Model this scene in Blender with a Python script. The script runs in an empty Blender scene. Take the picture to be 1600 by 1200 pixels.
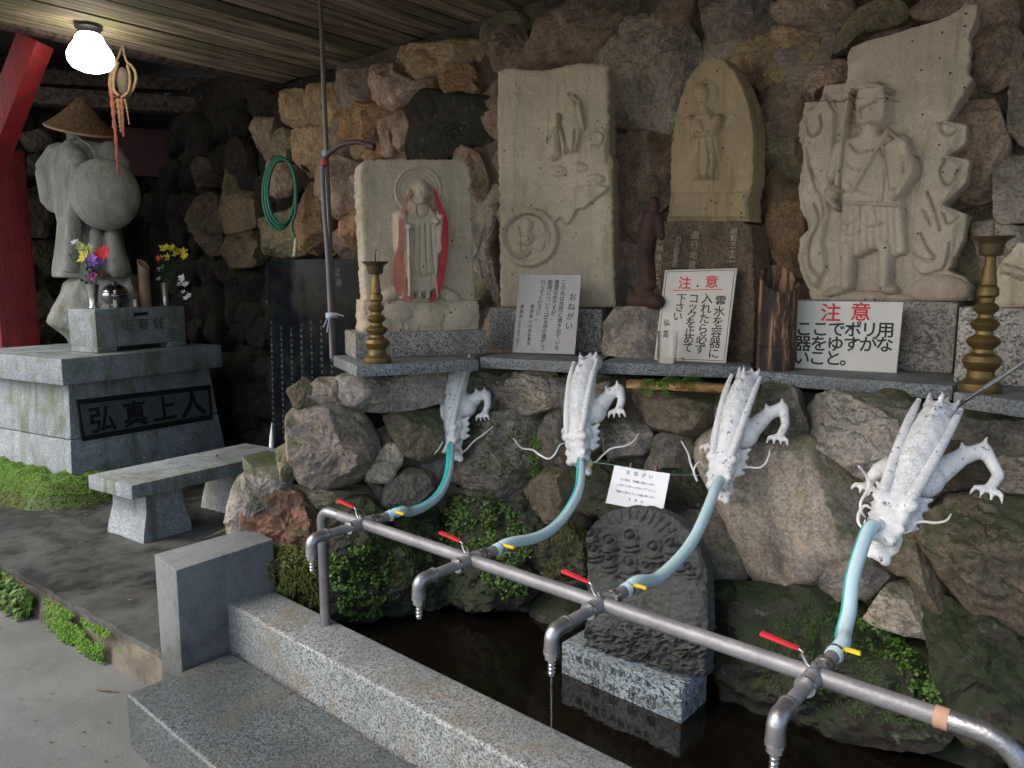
import bpy, bmesh, math, random
import numpy as np
from mathutils import Vector, noise, Matrix
from mathutils.bvhtree import BVHTree
R = math.radians
SC = bpy.context.scene
COL = SC.collection

# ------------------------------------------------------------------ camera
F, CH, PITCH, YAW = 1172.0, 1.5, R(7.8), R(41.0)      # focal length in photo pixels, eye height, tilt, heading
cd = bpy.data.cameras.new('camera'); cam = bpy.data.objects.new('camera', cd); COL.objects.link(cam)
cam.location = (0, 0, CH); cam.rotation_euler = (R(90) - PITCH, 0, YAW)
cd.sensor_width = 36; cd.lens = F / 1600 * 36; cd.clip_start = 0.02; cd.clip_end = 3000
SC.camera = cam
# ------------------------------------------------------------------ sky, sun, exposure
SUN_EL, SUN_AZ = R(48), R(215)      # azimuth clockwise from +Y: high daylight from behind and left of the viewer
w = bpy.data.worlds.new('World'); SC.world = w; w.use_nodes = True
wn = w.node_tree.nodes; wl = w.node_tree.links
sky = wn.new('ShaderNodeTexSky'); sky.sky_type = 'NISHITA'; sky.sun_disc = False
sky.sun_elevation = SUN_EL; sky.sun_rotation = SUN_AZ; sky.air_density = 1.0; sky.dust_density = 4.0; sky.ozone_density = 1.0
wl.new(sky.outputs[0], wn['Background'].inputs[0]); wn['Background'].inputs[1].default_value = 0.15
sl = bpy.data.lights.new('sun', 'SUN'); sl.energy = 0.55; sl.angle = R(25); sl.color = (1, .96, .9)
so = bpy.data.objects.new('sun', sl); COL.objects.link(so)
sd = Vector((math.sin(SUN_AZ) * math.cos(SUN_EL), math.cos(SUN_AZ) * math.cos(SUN_EL), math.sin(SUN_EL)))
so.rotation_euler = sd.to_track_quat('Z', 'Y').to_euler(); so.location = (-2, -6, 8)
SC.view_settings.view_transform = 'Standard'; SC.view_settings.look = 'None'
SC.view_settings.gamma = 1; SC.view_settings.use_curve_mapping = False
SC.view_settings.exposure = 1.2
SC.cycles.use_denoising = True
SC.cycles.max_bounces = 8; SC.cycles.diffuse_bounces = 5; SC.cycles.glossy_bounces = 4; SC.cycles.transmission_bounces = 8
SC.cycles.sample_clamp_indirect = 6

# ------------------------------------------------------------------ pixel <-> place
A3 = np.array
FW = A3([-math.sin(YAW) * math.cos(PITCH), math.cos(YAW) * math.cos(PITCH), -math.sin(PITCH)])
RT = A3([math.cos(YAW), math.sin(YAW), 0.]); UP = np.cross(RT, FW); C0 = A3([0, 0, CH])
def ray(x, y): return FW + RT * (x - 800) / F - UP * (y - 600) / F
def atz(x, y, z): d = ray(x, y); return C0 + d * ((z - CH) / d[2])
def aty(x, y, yy): d = ray(x, y); return C0 + d * (yy / d[1])
def atx(x, y, xx): d = ray(x, y); return C0 + d * (xx / d[0])
def atd(x, y, dep): return C0 + ray(x, y) * dep
def hit(x, y, P0, n): d = ray(x, y); return C0 + d * (np.dot(A3(P0) - C0, n) / np.dot(d, n))
def dep(p): return float(np.dot(A3(p) - C0, FW))
def unit(v): v = A3(v, dtype=float); return v / np.linalg.norm(v)

# ------------------------------------------------------------------ object helpers
ORG = {}
def link(o): COL.objects.link(o); return o
def tag(o, label=None, cat=None, group=None, kind=None):
    if label: o['label'] = label
    if cat: o['category'] = cat
    if group: o['group'] = group
    if kind: o['kind'] = kind
    return o
def thing(name, label, cat, loc, group=None, kind=None):
    o = link(bpy.data.objects.new(name, None)); o.location = [float(v) for v in loc]; o.empty_display_size = .05
    ORG[o.name] = A3(loc, dtype=float)
    return tag(o, label, cat, group, kind)
def meshdata(name, V, Fc, smooth=True, sharp=None):
    me = bpy.data.meshes.new(name); V = np.asarray(V, dtype=float)
    me.from_pydata(V.tolist(), [], [tuple(int(i) for i in f) for f in Fc]); me.update()
    if smooth:
        me.shade_smooth()
        if sharp: me.set_sharp_from_angle(angle=R(sharp))
    return me
def obj(name, V, Fc, mat, parent=None, smooth=True, sharp=40, base=None, color=None):
    """V in world coordinates. Parts keep the origin of their thing."""
    V = np.asarray(V, dtype=float)
    if parent is not None: org = ORG[parent.name]
    else: org = A3(base, dtype=float) if base is not None else A3([V[:, 0].mean(), V[:, 1].mean(), V[:, 2].min()])
    o = link(bpy.data.objects.new(name, meshdata(name, V - org, Fc, smooth, sharp)))
    ORG[o.name] = org
    if parent is None: o.location = org.tolist()
    else: o.parent = parent
    if mat is not None:
        for m in (mat if isinstance(mat, (list, tuple)) else [mat]): o.data.materials.append(m)
    if color is not None: o.color = (*color, 1)
    return o
def merge(parts):
    Vs, Fs, n = [], [], 0
    for V, Fc in parts:
        V = np.asarray(V, dtype=float); Vs.append(V); Fs += [tuple(i + n for i in f) for f in Fc]; n += len(V)
    return np.vstack(Vs), Fs
def frame(d):
    d = unit(d); a = A3([0, 0, 1.]) if abs(d[2]) < .9 else A3([1., 0, 0])
    u = unit(np.cross(a, d)); return u, np.cross(d, u)
def spline(P, n):
    P = [A3(p, dtype=float) for p in P]
    if len(P) == 2: return [P[0] + (P[1] - P[0]) * t for t in np.linspace(0, 1, n)]
    Q = [2 * P[0] - P[1]] + P + [2 * P[-1] - P[-2]]; out = []
    for t in np.linspace(0, len(P) - 1 - 1e-9, n):
        i = int(t); f = t - i; p0, p1, p2, p3 = Q[i:i + 4]
        out.append(.5 * (2 * p1 + (p2 - p0) * f + (2 * p0 - 5 * p1 + 4 * p2 - p3) * f * f + (3 * p1 - p0 - 3 * p2 + p3) * f ** 3))
    return out
def tube(P, r, seg=12, caps=True, arc=None):
    P = [A3(p, dtype=float) for p in P]; n = len(P); rr = [r] * n if np.isscalar(r) else list(r)
    V, Fc = [], []; u = None
    for i, p in enumerate(P):
        d = unit(P[min(i + 1, n - 1)] - P[max(i - 1, 0)])
        if u is None: u, v = frame(d)
        else: u = unit(u - d * np.dot(u, d)); v = np.cross(d, u)
        for k in range(seg):
            a = 2 * math.pi * k / seg if arc is None else arc[0] + (arc[1] - arc[0]) * k / (seg - 1)
            V.append(p + (u * math.cos(a) + v * math.sin(a)) * rr[i])
    kk = seg if arc is None else seg - 1
    for i in range(n - 1):
        for k in range(kk):
            a, b = i * seg + k, i * seg + (k + 1) % seg; Fc.append((a, b, b + seg, a + seg))
    if caps and arc is None:
        Fc.append(tuple(reversed(range(seg)))); Fc.append(tuple((n - 1) * seg + k for k in range(seg)))
    return V, Fc
def lathe(base, prof, seg=24, axis=(0, 0, 1), cap=True):
    ax = unit(axis); u, v = frame(ax); base = A3(base, dtype=float); V, Fc = [], []
    for r, h in prof:
        for k in range(seg):
            a = 2 * math.pi * k / seg; V.append(base + ax * h + (u * math.cos(a) + v * math.sin(a)) * r)
    for i in range(len(prof) - 1):
        for k in range(seg):
            a, b = i * seg + k, i * seg + (k + 1) % seg; Fc.append((a, b, b + seg, a + seg))
    if cap: Fc.append(tuple(reversed(range(seg)))); Fc.append(tuple((len(prof) - 1) * seg + k for k in range(seg)))
    return V, Fc
def hexa(b, t):
    """b, t: four points each (counter-clockwise seen from above)"""
    V = [A3(p, dtype=float) for p in list(b) + list(t)]
    return V, [(3, 2, 1, 0), (4, 5, 6, 7), (0, 1, 5, 4), (1, 2, 6, 5), (2, 3, 7, 6), (3, 0, 4, 7)]
def bevel(V, Fc, w=.004, seg=2):
    bm = bmesh.new(); vs = [bm.verts.new(Vector(v)) for v in V]
    for f in Fc: bm.faces.new([vs[i] for i in f])
    bmesh.ops.recalc_face_normals(bm, faces=bm.faces)
    bmesh.ops.bevel(bm, geom=list(bm.edges), offset=w, segments=seg, affect='EDGES', profile=.6)
    bm.verts.index_update(); V2 = [tuple(v.co) for v in bm.verts]; F2 = [tuple(v.index for v in f.verts) for f in bm.faces]; bm.free()
    return V2, F2
def box(x0, x1, y0, y1, z0, z1, bv=0):
    V, Fc = hexa([(x0, y0, z0), (x1, y0, z0), (x1, y1, z0), (x0, y1, z0)], [(x0, y0, z1), (x1, y0, z1), (x1, y1, z1), (x0, y1, z1)])
    return bevel(V, Fc, bv) if bv else (V, Fc)
def ellipsoid(c, rad, axes=None, n=10):
    V, Fc = [], []; ax = np.eye(3) if axes is None else A3(axes); c = A3(c, dtype=float)
    m = 2 * n
    for i in range(n + 1):
        t = math.pi * i / n
        for k in range(m):
            p = 2 * math.pi * k / m
            q = A3([math.sin(t) * math.cos(p) * rad[0], math.sin(t) * math.sin(p) * rad[1], math.cos(t) * rad[2]]); V.append(c + q @ ax)
    for i in range(n):
        for k in range(m):
            a, b = i * m + k, i * m + (k + 1) % m; Fc.append((a, a + m, b + m, b))
    return V, Fc
def organic(parts, voxel, smooth=4, factor=.5):
    """one continuous surface from overlapping solids"""
    V, Fc = merge(parts); me = meshdata('tmp', V, Fc, False); o = link(bpy.data.objects.new('tmp', me))
    m = o.modifiers.new('r', 'REMESH'); m.mode = 'VOXEL'; m.voxel_size = voxel
    if smooth: s = o.modifiers.new('s', 'SMOOTH'); s.factor = factor; s.iterations = smooth
    dg = bpy.context.evaluated_depsgraph_get(); me2 = bpy.data.meshes.new_from_object(o.evaluated_get(dg))
    V2 = np.empty(len(me2.vertices) * 3); me2.vertices.foreach_get('co', V2); F2 = [tuple(p.vertices) for p in me2.polygons]
    bpy.data.objects.remove(o); return V2.reshape(-1, 3), F2

# ------------------------------------------------------------------ material helpers
class NT:
    def __init__(s, name):
        s.m = bpy.data.materials.new(name); s.m.use_nodes = True; s.t = s.m.node_tree; s.b = s.t.nodes['Principled BSDF']
        s.out = s.t.nodes['Material Output']; s._c = None
    def n(s, t, ins=None, **kw):
        nd = s.t.nodes.new(t)
        for k, v in kw.items(): setattr(nd, k, v)
        for k, v in (ins or {}).items(): s.set(nd, k, v)
        return nd
    def set(s, nd, k, v):
        i = nd.inputs[k]
        if hasattr(v, 'is_output'): s.t.links.new(v, i)
        else: i.default_value = (*v, 1) if (isinstance(v, tuple) and len(v) == 3 and i.type == 'RGBA') else v
    def co(s):
        if s._c is None: s._c = s.n('ShaderNodeTexCoord').outputs['Object']
        return s._c
    def mapped(s, scale, rot=(0, 0, 0)):
        return s.n('ShaderNodeMapping', {'Vector': s.co(), 'Scale': scale, 'Rotation': rot}).outputs[0]
    def noise(s, scale, detail=5, rough=.6, dist=0, vec=None):
        return s.n('ShaderNodeTexNoise', {'Vector': vec or s.rnd(), 'Scale': scale, 'Detail': detail, 'Roughness': rough, 'Distortion': dist}).outputs[0]
    def rnd(s):
        """object coordinates shifted by a random amount for each object"""
        if not hasattr(s, '_r'):
            oi = s.n('ShaderNodeObjectInfo'); s._oi = oi
            m = s.n('ShaderNodeVectorMath', {0: (37.1, 11.7, 23.3)}, operation='SCALE'); s.t.links.new(oi.outputs['Random'], m.inputs['Scale'])
            s._r = s.n('ShaderNodeVectorMath', {0: s.co(), 1: m.outputs[0]}, operation='ADD').outputs[0]
        return s._r
    def objcol(s): s.rnd(); return s._oi.outputs['Color']
    def ramp(s, f, stops):
        r = s.n('ShaderNodeValToRGB', {'Fac': f}); e = r.color_ramp.elements
        while len(e) < len(stops): e.new(.5)
        for q, (p, c) in zip(e, stops): q.position = p; q.color = (*c, 1) if not np.isscalar(c) else (c, c, c, 1)
        return r.outputs[0]
    def mix(s, f, a, b, t='MIX'):
        m = s.n('ShaderNodeMix', data_type='RGBA', blend_type=t); s.set(m, 0, f); s.set(m, 6, a); s.set(m, 7, b); return m.outputs[2]
    def math(s, op, a, b=0.): return s.n('ShaderNodeMath', {0: a, 1: b}, operation=op).outputs[0]
    def bump(s, h, strength, dist, prev=None):
        b = s.n('ShaderNodeBump', {'Height': h, 'Strength': strength, 'Distance': dist})
        if prev is not None: s.t.links.new(prev, b.inputs['Normal'])
        return b.outputs[0]
    def fin(s, col=None, rough=None, normal=None, metal=None, spec=None, **kw):
        for k, v in (('Base Color', col), ('Roughness', rough), ('Normal', normal), ('Metallic', metal), ('Specular IOR Level', spec)):
            if v is not None: s.set(s.b, k, v)
        for k, v in kw.items(): s.set(s.b, k.replace('_', ' '), v)
        return s.m
MAT = {}
def plain(name, col, rough=.6, metal=0., bump=0., scale=60, var=.25, spec=.5, **kw):
    if name in MAT: return MAT[name]
    t = NT(name); n = t.noise(scale / 6, 5, .65)
    c = t.mix(t.ramp(n, [(.3, 0.), (.7, 1.)]), tuple(x * (1 - var) for x in col), tuple(min(1, x * (1 + var)) for x in col))
    nr = t.bump(t.noise(scale, 4, .6), bump, .01) if bump else None
    MAT[name] = t.fin(c, rough, nr, metal, spec, **kw); return MAT[name]
def m_rock(name, moss=.35, wet=0., green=(.035, .06, .012), bumpd=.03):
    t = NT(name); oc = t.objcol()
    big = t.noise(3.6, 9, .66, .8); mid = t.noise(15, 10, .74, .5); fine = t.noise(95, 6, .75)
    wav = t.n('ShaderNodeTexWave', {'Vector': t.n('ShaderNodeMapping', {'Vector': t.rnd(), 'Rotation': (.5, .3, .2)}).outputs[0], 'Scale': 5., 'Distortion': 9., 'Detail': 6., 'Detail Scale': 1.6, 'Detail Roughness': .7}).outputs['Fac']
    c = t.mix(t.ramp(big, [(.36, 0.), (.6, 1.)]), t.mix(1., oc, (.42, .41, .41), 'MULTIPLY'), t.mix(1., oc, (1.3, 1.24, 1.16), 'MULTIPLY'))
    c = t.mix(t.math('MULTIPLY', t.ramp(mid, [(.5, 0.), (.62, 1.)]), .6), c, t.mix(1., oc, (1.4, 1.12, .78), 'MULTIPLY'))
    c = t.mix(t.math('MULTIPLY', t.ramp(wav, [(.0, 1.), (.25, 0.)]), .35), c, t.mix(1., oc, (.45, .4, .38), 'MULTIPLY'))
    c = t.mix(t.math('MULTIPLY', t.ramp(fine, [(.38, 1.), (.5, 0.)]), .75), c, t.mix(1., oc, (.3, .28, .27), 'MULTIPLY'))
    c = t.mix(t.math('MULTIPLY', t.ramp(fine, [(.56, 0.), (.66, 1.)]), .5), c, t.mix(1., oc, (1.9, 1.8, 1.7), 'MULTIPLY'))
    lich = t.ramp(t.noise(21, 8, .7), [(.6, 0.), (.66, 1.)])
    c = t.mix(t.math('MULTIPLY', lich, .4), c, (.36, .34, .29))
    nz = t.n('ShaderNodeSeparateXYZ', {0: t.n('ShaderNodeNewGeometry').outputs['Normal']}).outputs[2]
    mm = t.math('ADD', t.math('MULTIPLY', nz, .3), t.noise(5, 9, .72))
    mf = t.ramp(mm, [(.74 - moss * .42, 0.), (.86 - moss * .4, 1.)])
    c = t.mix(t.math('MULTIPLY', mf, min(.9, .3 + moss)), c, t.mix(t.noise(75, 5, .75), tuple(g * .4 for g in green), tuple(g * 2.1 for g in green)))
    b = t.bump(big, .7, bumpd); b = t.bump(mid, .8, bumpd * .6, b); b = t.bump(wav, .3, .008, b); b = t.bump(fine, .7, .005, b)
    return t.fin(c, t.ramp(mid, [(.35, max(.2, .85 - wet * .65)), (.65, .95 - wet * .4)]), b, spec=.35 + .2 * wet)
def m_granite(name, light, dark, scale=95., warm=0., stain=.0, rough=.55, stainc=(.16, .11, .05), streak=0.):
    t = NT(name)
    g = t.n('ShaderNodeTexVoronoi', {'Vector': t.rnd(), 'Scale': scale}).outputs['Color']
    gv = t.n('ShaderNodeSeparateColor', {0: g}).outputs[0]
    n2 = t.noise(scale * .9, 3, .75)
    f = t.math('ADD', t.math('MULTIPLY', gv, .55), t.math('MULTIPLY', n2, .55))
    c = t.ramp(f, [(.3, dark), (.45, tuple((a + b) / 2 for a, b in zip(light, dark))), (.62, light), (.85, tuple(min(1, x * 1.35) for x in light))])
    big = t.noise(3.2, 5, .6)
    c = t.mix(t.math('MULTIPLY', t.ramp(big, [(.4, 0.), (.62, 1.)]), .55), c, tuple(x * .42 for x in light))
    c = t.mix(t.math('MULTIPLY', t.ramp(t.noise(8, 9, .75), [(.52, 0.), (.62, 1.)]), .3), c, tuple(x * .35 for x in light))
    if stain: c = t.mix(t.math('MULTIPLY', t.ramp(t.noise(5, 6, .7, .5), [(.5, 0.), (.66, 1.)]), stain), c, stainc)
    if streak: c = t.mix(t.math('MULTIPLY', t.ramp(t.noise(1., 7, .7, .3, vec=t.mapped((7, 7, .9))), [(.5, 0.), (.63, 1.)]), streak), c, (.10, .12, .05))
    b = t.bump(f, .25, .004)
    return t.fin(c, t.ramp(big, [(.3, rough - .1), (.7, rough + .12)]), b, spec=.5)
def m_stele(name, col, green=.3):
    t = NT(name); big = t.noise(5, 6, .65); fine = t.noise(160, 3, .7)
    c = t.mix(t.ramp(big, [(.3, 0.), (.7, 1.)]), tuple(x * .72 for x in col), col)
    st = t.noise(1., 6, .65, vec=t.mapped((14, 14, 2.5)))
    c = t.mix(t.math('MULTIPLY', t.ramp(st, [(.5, 0.), (.68, 1.)]), green), c, (col[0] * .42, col[1] * .45, col[2] * .22))
    c = t.mix(t.math('MULTIPLY', t.ramp(fine, [(.38, 1.), (.5, 0.)]), .45), c, tuple(x * .5 for x in col))
    st2 = t.noise(1., 8, .7, vec=t.mapped((30, 30, 3.5)))
    c = t.mix(t.math('MULTIPLY', t.ramp(st2, [(.54, 0.), (.64, 1.)]), .4), c, tuple(x * .38 for x in col))
    c = t.mix(t.math('MULTIPLY', t.ramp(t.noise(11, 9, .75), [(.55, 0.), (.64, 1.)]), .35), c, tuple(min(1, x * 1.25) for x in col))
    v = t.n('ShaderNodeTexVoronoi', {'Vector': t.rnd(), 'Scale': 30.}, feature='F1').outputs[0]
    pit = t.ramp(t.math('ADD', v, t.math('MULTIPLY', fine, .12)), [(.14, 1.), (.2, 0.)])
    sel = t.ramp(t.noise(9, 2, .5), [(.5, 0.), (.54, 1.)]); pit = t.math('MULTIPLY', pit, sel)
    c = t.mix(pit, c, (.05, .04, .03))
    b = t.bump(t.math('SUBTRACT', fine, t.math('MULTIPLY', pit, 1.6)), .7, .005); b = t.bump(t.noise(34, 8, .72), .6, .009, b)
    return t.fin(c, .9, b, spec=.25)
def m_wood(name, col, axis=1, moss=.0, scale=1.):
    t = NT(name); sc = [26 * scale] * 3; sc[axis] = 1.6 * scale
    mp = t.n('ShaderNodeMapping', {'Vector': t.rnd(), 'Scale': tuple(sc)}).outputs[0]
    g = t.noise(1.2, 6, .7, .4, vec=mp); oc = t.objcol(); base = t.mix(1., oc, col, 'MULTIPLY')
    c = t.mix(t.ramp(g, [(.38, 0.), (.62, 1.)]), t.mix(1., base, (.3, .28, .26), 'MULTIPLY'), t.mix(1., base, (1.3, 1.25, 1.2), 'MULTIPLY'))
    if moss:
        big = t.n('ShaderNodeTexNoise', {'Vector': t.n('ShaderNodeNewGeometry').outputs['Position'], 'Scale': .9, 'Detail': 6., 'Roughness': .7}).outputs[0]
        c = t.mix(t.math('MULTIPLY', t.ramp(big, [(.5, 0.), (.62, 1.)]), moss), c, (.1, .115, .035))
        pale = t.n('ShaderNodeTexNoise', {'Vector': t.n('ShaderNodeNewGeometry').outputs['Position'], 'Scale': 2.2, 'Detail': 8., 'Roughness': .75}).outputs[0]
        c = t.mix(t.math('MULTIPLY', t.ramp(pale, [(.56, 0.), (.7, 1.)]), .4), c, (.3, .25, .21))
    return t.fin(c, .85, t.bump(g, .5, .006), spec=.25)

ROCK = m_rock('rock_upper', .1); ROCKL = m_rock('rock_lower', .3, .3); ROCKW = m_rock('rock_wet_mossy', .5, .6, (.018, .032, .007)); ROCKF = m_rock('rock_far', .25, .2)
GRAN = m_granite('granite_grey', (.245, .268, .268), (.03, .036, .04), 215, stain=.42)
GRAND = m_granite('granite_step', (.098, .118, .122), (.012, .016, .018), 215, stain=.2, rough=.36)
GRANP = m_granite('granite_plinth', (.36, .40, .43), (.13, .155, .175), 210, stain=.6, stainc=(.11, .135, .05), streak=.7)
GRANW = m_granite('granite_base', (.38, .35, .30), (.06, .06, .055), 150, stain=.25)
STELE = m_stele('tuff_stele', (.66, .55, .395), .4); STELED = m_stele('tuff_stele_old', (.46, .345, .205), .45); STELEF = m_stele('tuff_flame', (.64, .54, .405), .35)
STELEW = m_stele('dark_wet_carving', (.10, .105, .10), .6)
STATUE = m_stele('statue_grey', (.37, .37, .33), .6)
BRASS = plain('brass', (.19, .128, .048), .5, .8, .3, 40, .35)
STEEL = plain('galvanised_pipe', (.30, .30, .31), .38, .85, .2, 90, .3)
PIPE = plain('pipe_grey', (.22, .22, .23), .5, .35, .2, 60, .3)
CHROME = plain('nickel', (.62, .62, .63), .25, 1.)
REDP = plain('red_lever', (.55, .02, .04), .35)
YEL = plain('yellow_tab', (.75, .55, .02), .4)
WHITE = plain('white_paint', (.82, .82, .8), .45, 0, .4, 70, .07)
BLACKI = plain('black_ink', (.012, .012, .014), .5)
REDI = plain('red_ink', (.62, .02, .03), .5)

# ------------------------------------------------------------------ lettering
_gl = {}
def glyph(ch, off):
    if (ch, off) in _gl: return _gl[ch, off]
    c = bpy.data.curves.new('g', 'FONT'); c.body = ch; c.resolution_u = 2; c.offset = off
    o = link(bpy.data.objects.new('g', c)); dg = bpy.context.evaluated_depsgraph_get()
    me = bpy.data.meshes.new_from_object(o.evaluated_get(dg))
    V = A3([v.co[:] for v in me.vertices]).reshape(-1, 3); Fc = [tuple(p.vertices) for p in me.polygons]
    bpy.data.objects.remove(o); _gl[ch, off] = (V, Fc); return V, Fc
def letters(items, P0, n, u, v, lift=.0012, off=.0):
    """items: (char, photo x, photo y, size in photo pixels); laid on the plane P0, n with axes u (right) and v (up)"""
    parts = []
    for ch, x, y, s in items:
        if ch in ' 　': continue
        c = hit(x, y, P0, n); m = s * dep(c) / F; V, Fc = glyph(ch, off)
        if not len(V): continue
        cx, cy = .5, .38
        parts.append((c + n * lift + np.outer((V[:, 0] - cx) * m, u) + np.outer((V[:, 1] - cy) * m, v), Fc))
    return merge(parts)
def print_on(parent, nm, m_, items, P0, n, u, v, lift=.0012, off=0.):
    small = [i for i in items if i[3] < 15]
    for i in items:
        if i[3] >= 15 and i[0] not in ' 　': obj('character', *letters([i], P0, n, u, v, lift, off), m_, parent, False)
    if small: obj(nm, *letters(small, P0, n, u, v, lift, off), m_, parent, False)['kind'] = 'stuff'
def column(s, x0, y0, x1, y1, size):
    n = max(1, len(s) - 1)
    return [(ch, x0 + (x1 - x0) * i / n, y0 + (y1 - y0) * i / n, size) for i, ch in enumerate(s)]

# ================================================================== SETTING
def m_concrete(name, col, dark, wet=.0):
    t = NT(name); P = t.n('ShaderNodeNewGeometry').outputs['Position']
    big = t.noise(1.1, 6, .65, .4, vec=P); mid = t.noise(9, 6, .7, vec=P); fine = t.noise(120, 4, .7, vec=P)
    c = t.mix(t.ramp(t.math('ADD', t.math('MULTIPLY', big, .7), t.math('MULTIPLY', mid, .3)), [(.45, 0.), (.58, 1.)]), dark, col)
    c = t.mix(t.math('MULTIPLY', t.ramp(mid, [(.5, 0.), (.7, 1.)]), .5), c, tuple(x * .62 for x in col))
    c = t.mix(t.math('MULTIPLY', t.ramp(fine, [(.34, 1.), (.48, 0.)]), .45), c, tuple(x * .4 for x in col))
    b = t.bump(fine, .35, .004); b = t.bump(mid, .3, .012, b)
    return t.fin(c, t.ramp(big, [(.35, .8 - wet), (.65, .85 - wet * .4)]), b, spec=.4)
CONC = m_concrete('ground_concrete', (.16, .168, .163), (.11, .116, .112), .2)
SOIL = m_concrete('platform_surface', (.085, .09, .084), (.010, .010, .008), .4)
CONB = m_concrete('block_concrete', (.17, .185, .19), (.06, .065, .055), .25)
CONR = m_concrete('riser_concrete', (.20, .17, .13), (.06, .055, .04), .2)
tag(obj('ground', [(-300, -300, 0), (300, -300, 0), (300, 300, 0), (-300, 300, 0)], [(0, 1, 2, 3)], CONC, base=(0, 0, 0)), kind='structure')

# raised platform: uneven top and a rough front edge
def grid(nx, ny, fn):
    V = [fn(i / (nx - 1), j / (ny - 1)) for j in range(ny) for i in range(nx)]
    return V, [(j * nx + i, j * nx + i + 1, (j + 1) * nx + i + 1, (j + 1) * nx + i) for j in range(ny - 1) for i in range(nx - 1)]
def edge_y(x): return np.interp(x, [-9, -4.5, -3.85, -2.79, -2.45], [.9, .97, 1.015, 1.10, 1.12]) + .012 * noise.noise(Vector((x * 9, 3, 0)))
def plat_top(u, v):
    x = -9 + u * 6.62; e = edge_y(x); y = e + (3.3 - e) * v ** 1.6
    return (x, y, .148 + .012 * noise.fractal(Vector((x * 2, y * 2, 0)), 1., 2., 4) - (.02 if v < .02 else 0))
def plat_front(u, v):
    x = -9 + u * 6.62
    return (x, edge_y(x) - .02 * (1 - v) + .016 * noise.fractal(Vector((x * 6, v, 7)), 1., 2., 3) * (1 if .05 < v < .95 else 0), -.02 + v * (.148 - .02 + .012 * noise.fractal(Vector((x * 2, edge_y(x) * 2, 0)), 1., 2., 4) + .02))
tag(obj('platform', *grid(220, 40, plat_top), SOIL), kind='structure')
tag(obj('platform_edge', *grid(220, 10, plat_front), CONR), kind='structure')

st = thing('granite_step', 'long low granite step on the concrete in front of the basin kerb', 'step', (-.9, 1.05, 0))
obj('tread', *bevel(*box(-2.425, 1.6, .889, 1.255, -.02, .182)[:2], .012, 3), GRAND, st)
st = thing('granite_kerb', 'tall speckled granite kerb holding back the dark water', 'kerb', (-.9, 1.35, 0))
obj('kerb_stone', *bevel(*box(-2.468, 1.6, 1.266, 1.44, 0, .35)[:2], .012, 3), GRAN, st)
tb = thing('concrete_block', 'smooth grey concrete block at the end of the granite step', 'block', (-2.53, 1.3, 0))
obj('block', *bevel(*hexa([(-2.635, 1.095, 0), (-2.452, 1.085, 0), (-2.452, 1.46, 0), (-2.635, 1.46, 0)], [(-2.625, 1.09, .545), (-2.458, 1.09, .528), (-2.458, 1.46, .54), (-2.62, 1.46, .55)]), .008, 2), CONB, tb)

# water
t = NT('spring_water'); P = t.n('ShaderNodeNewGeometry').outputs['Position']
b = t.bump(t.noise(9, 4, .55, vec=P), .1, .02)
WATER = t.fin(t.mix(t.noise(2.4, 3, .5, vec=P), (.003, .0026, .0018), (.009, .007, .0045)), .045, b, spec=.4)
tag(obj('water', *box(-2.62, 1.6, 1.438, 2.6, -.06, .15), WATER, smooth=False), kind='structure')

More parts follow.
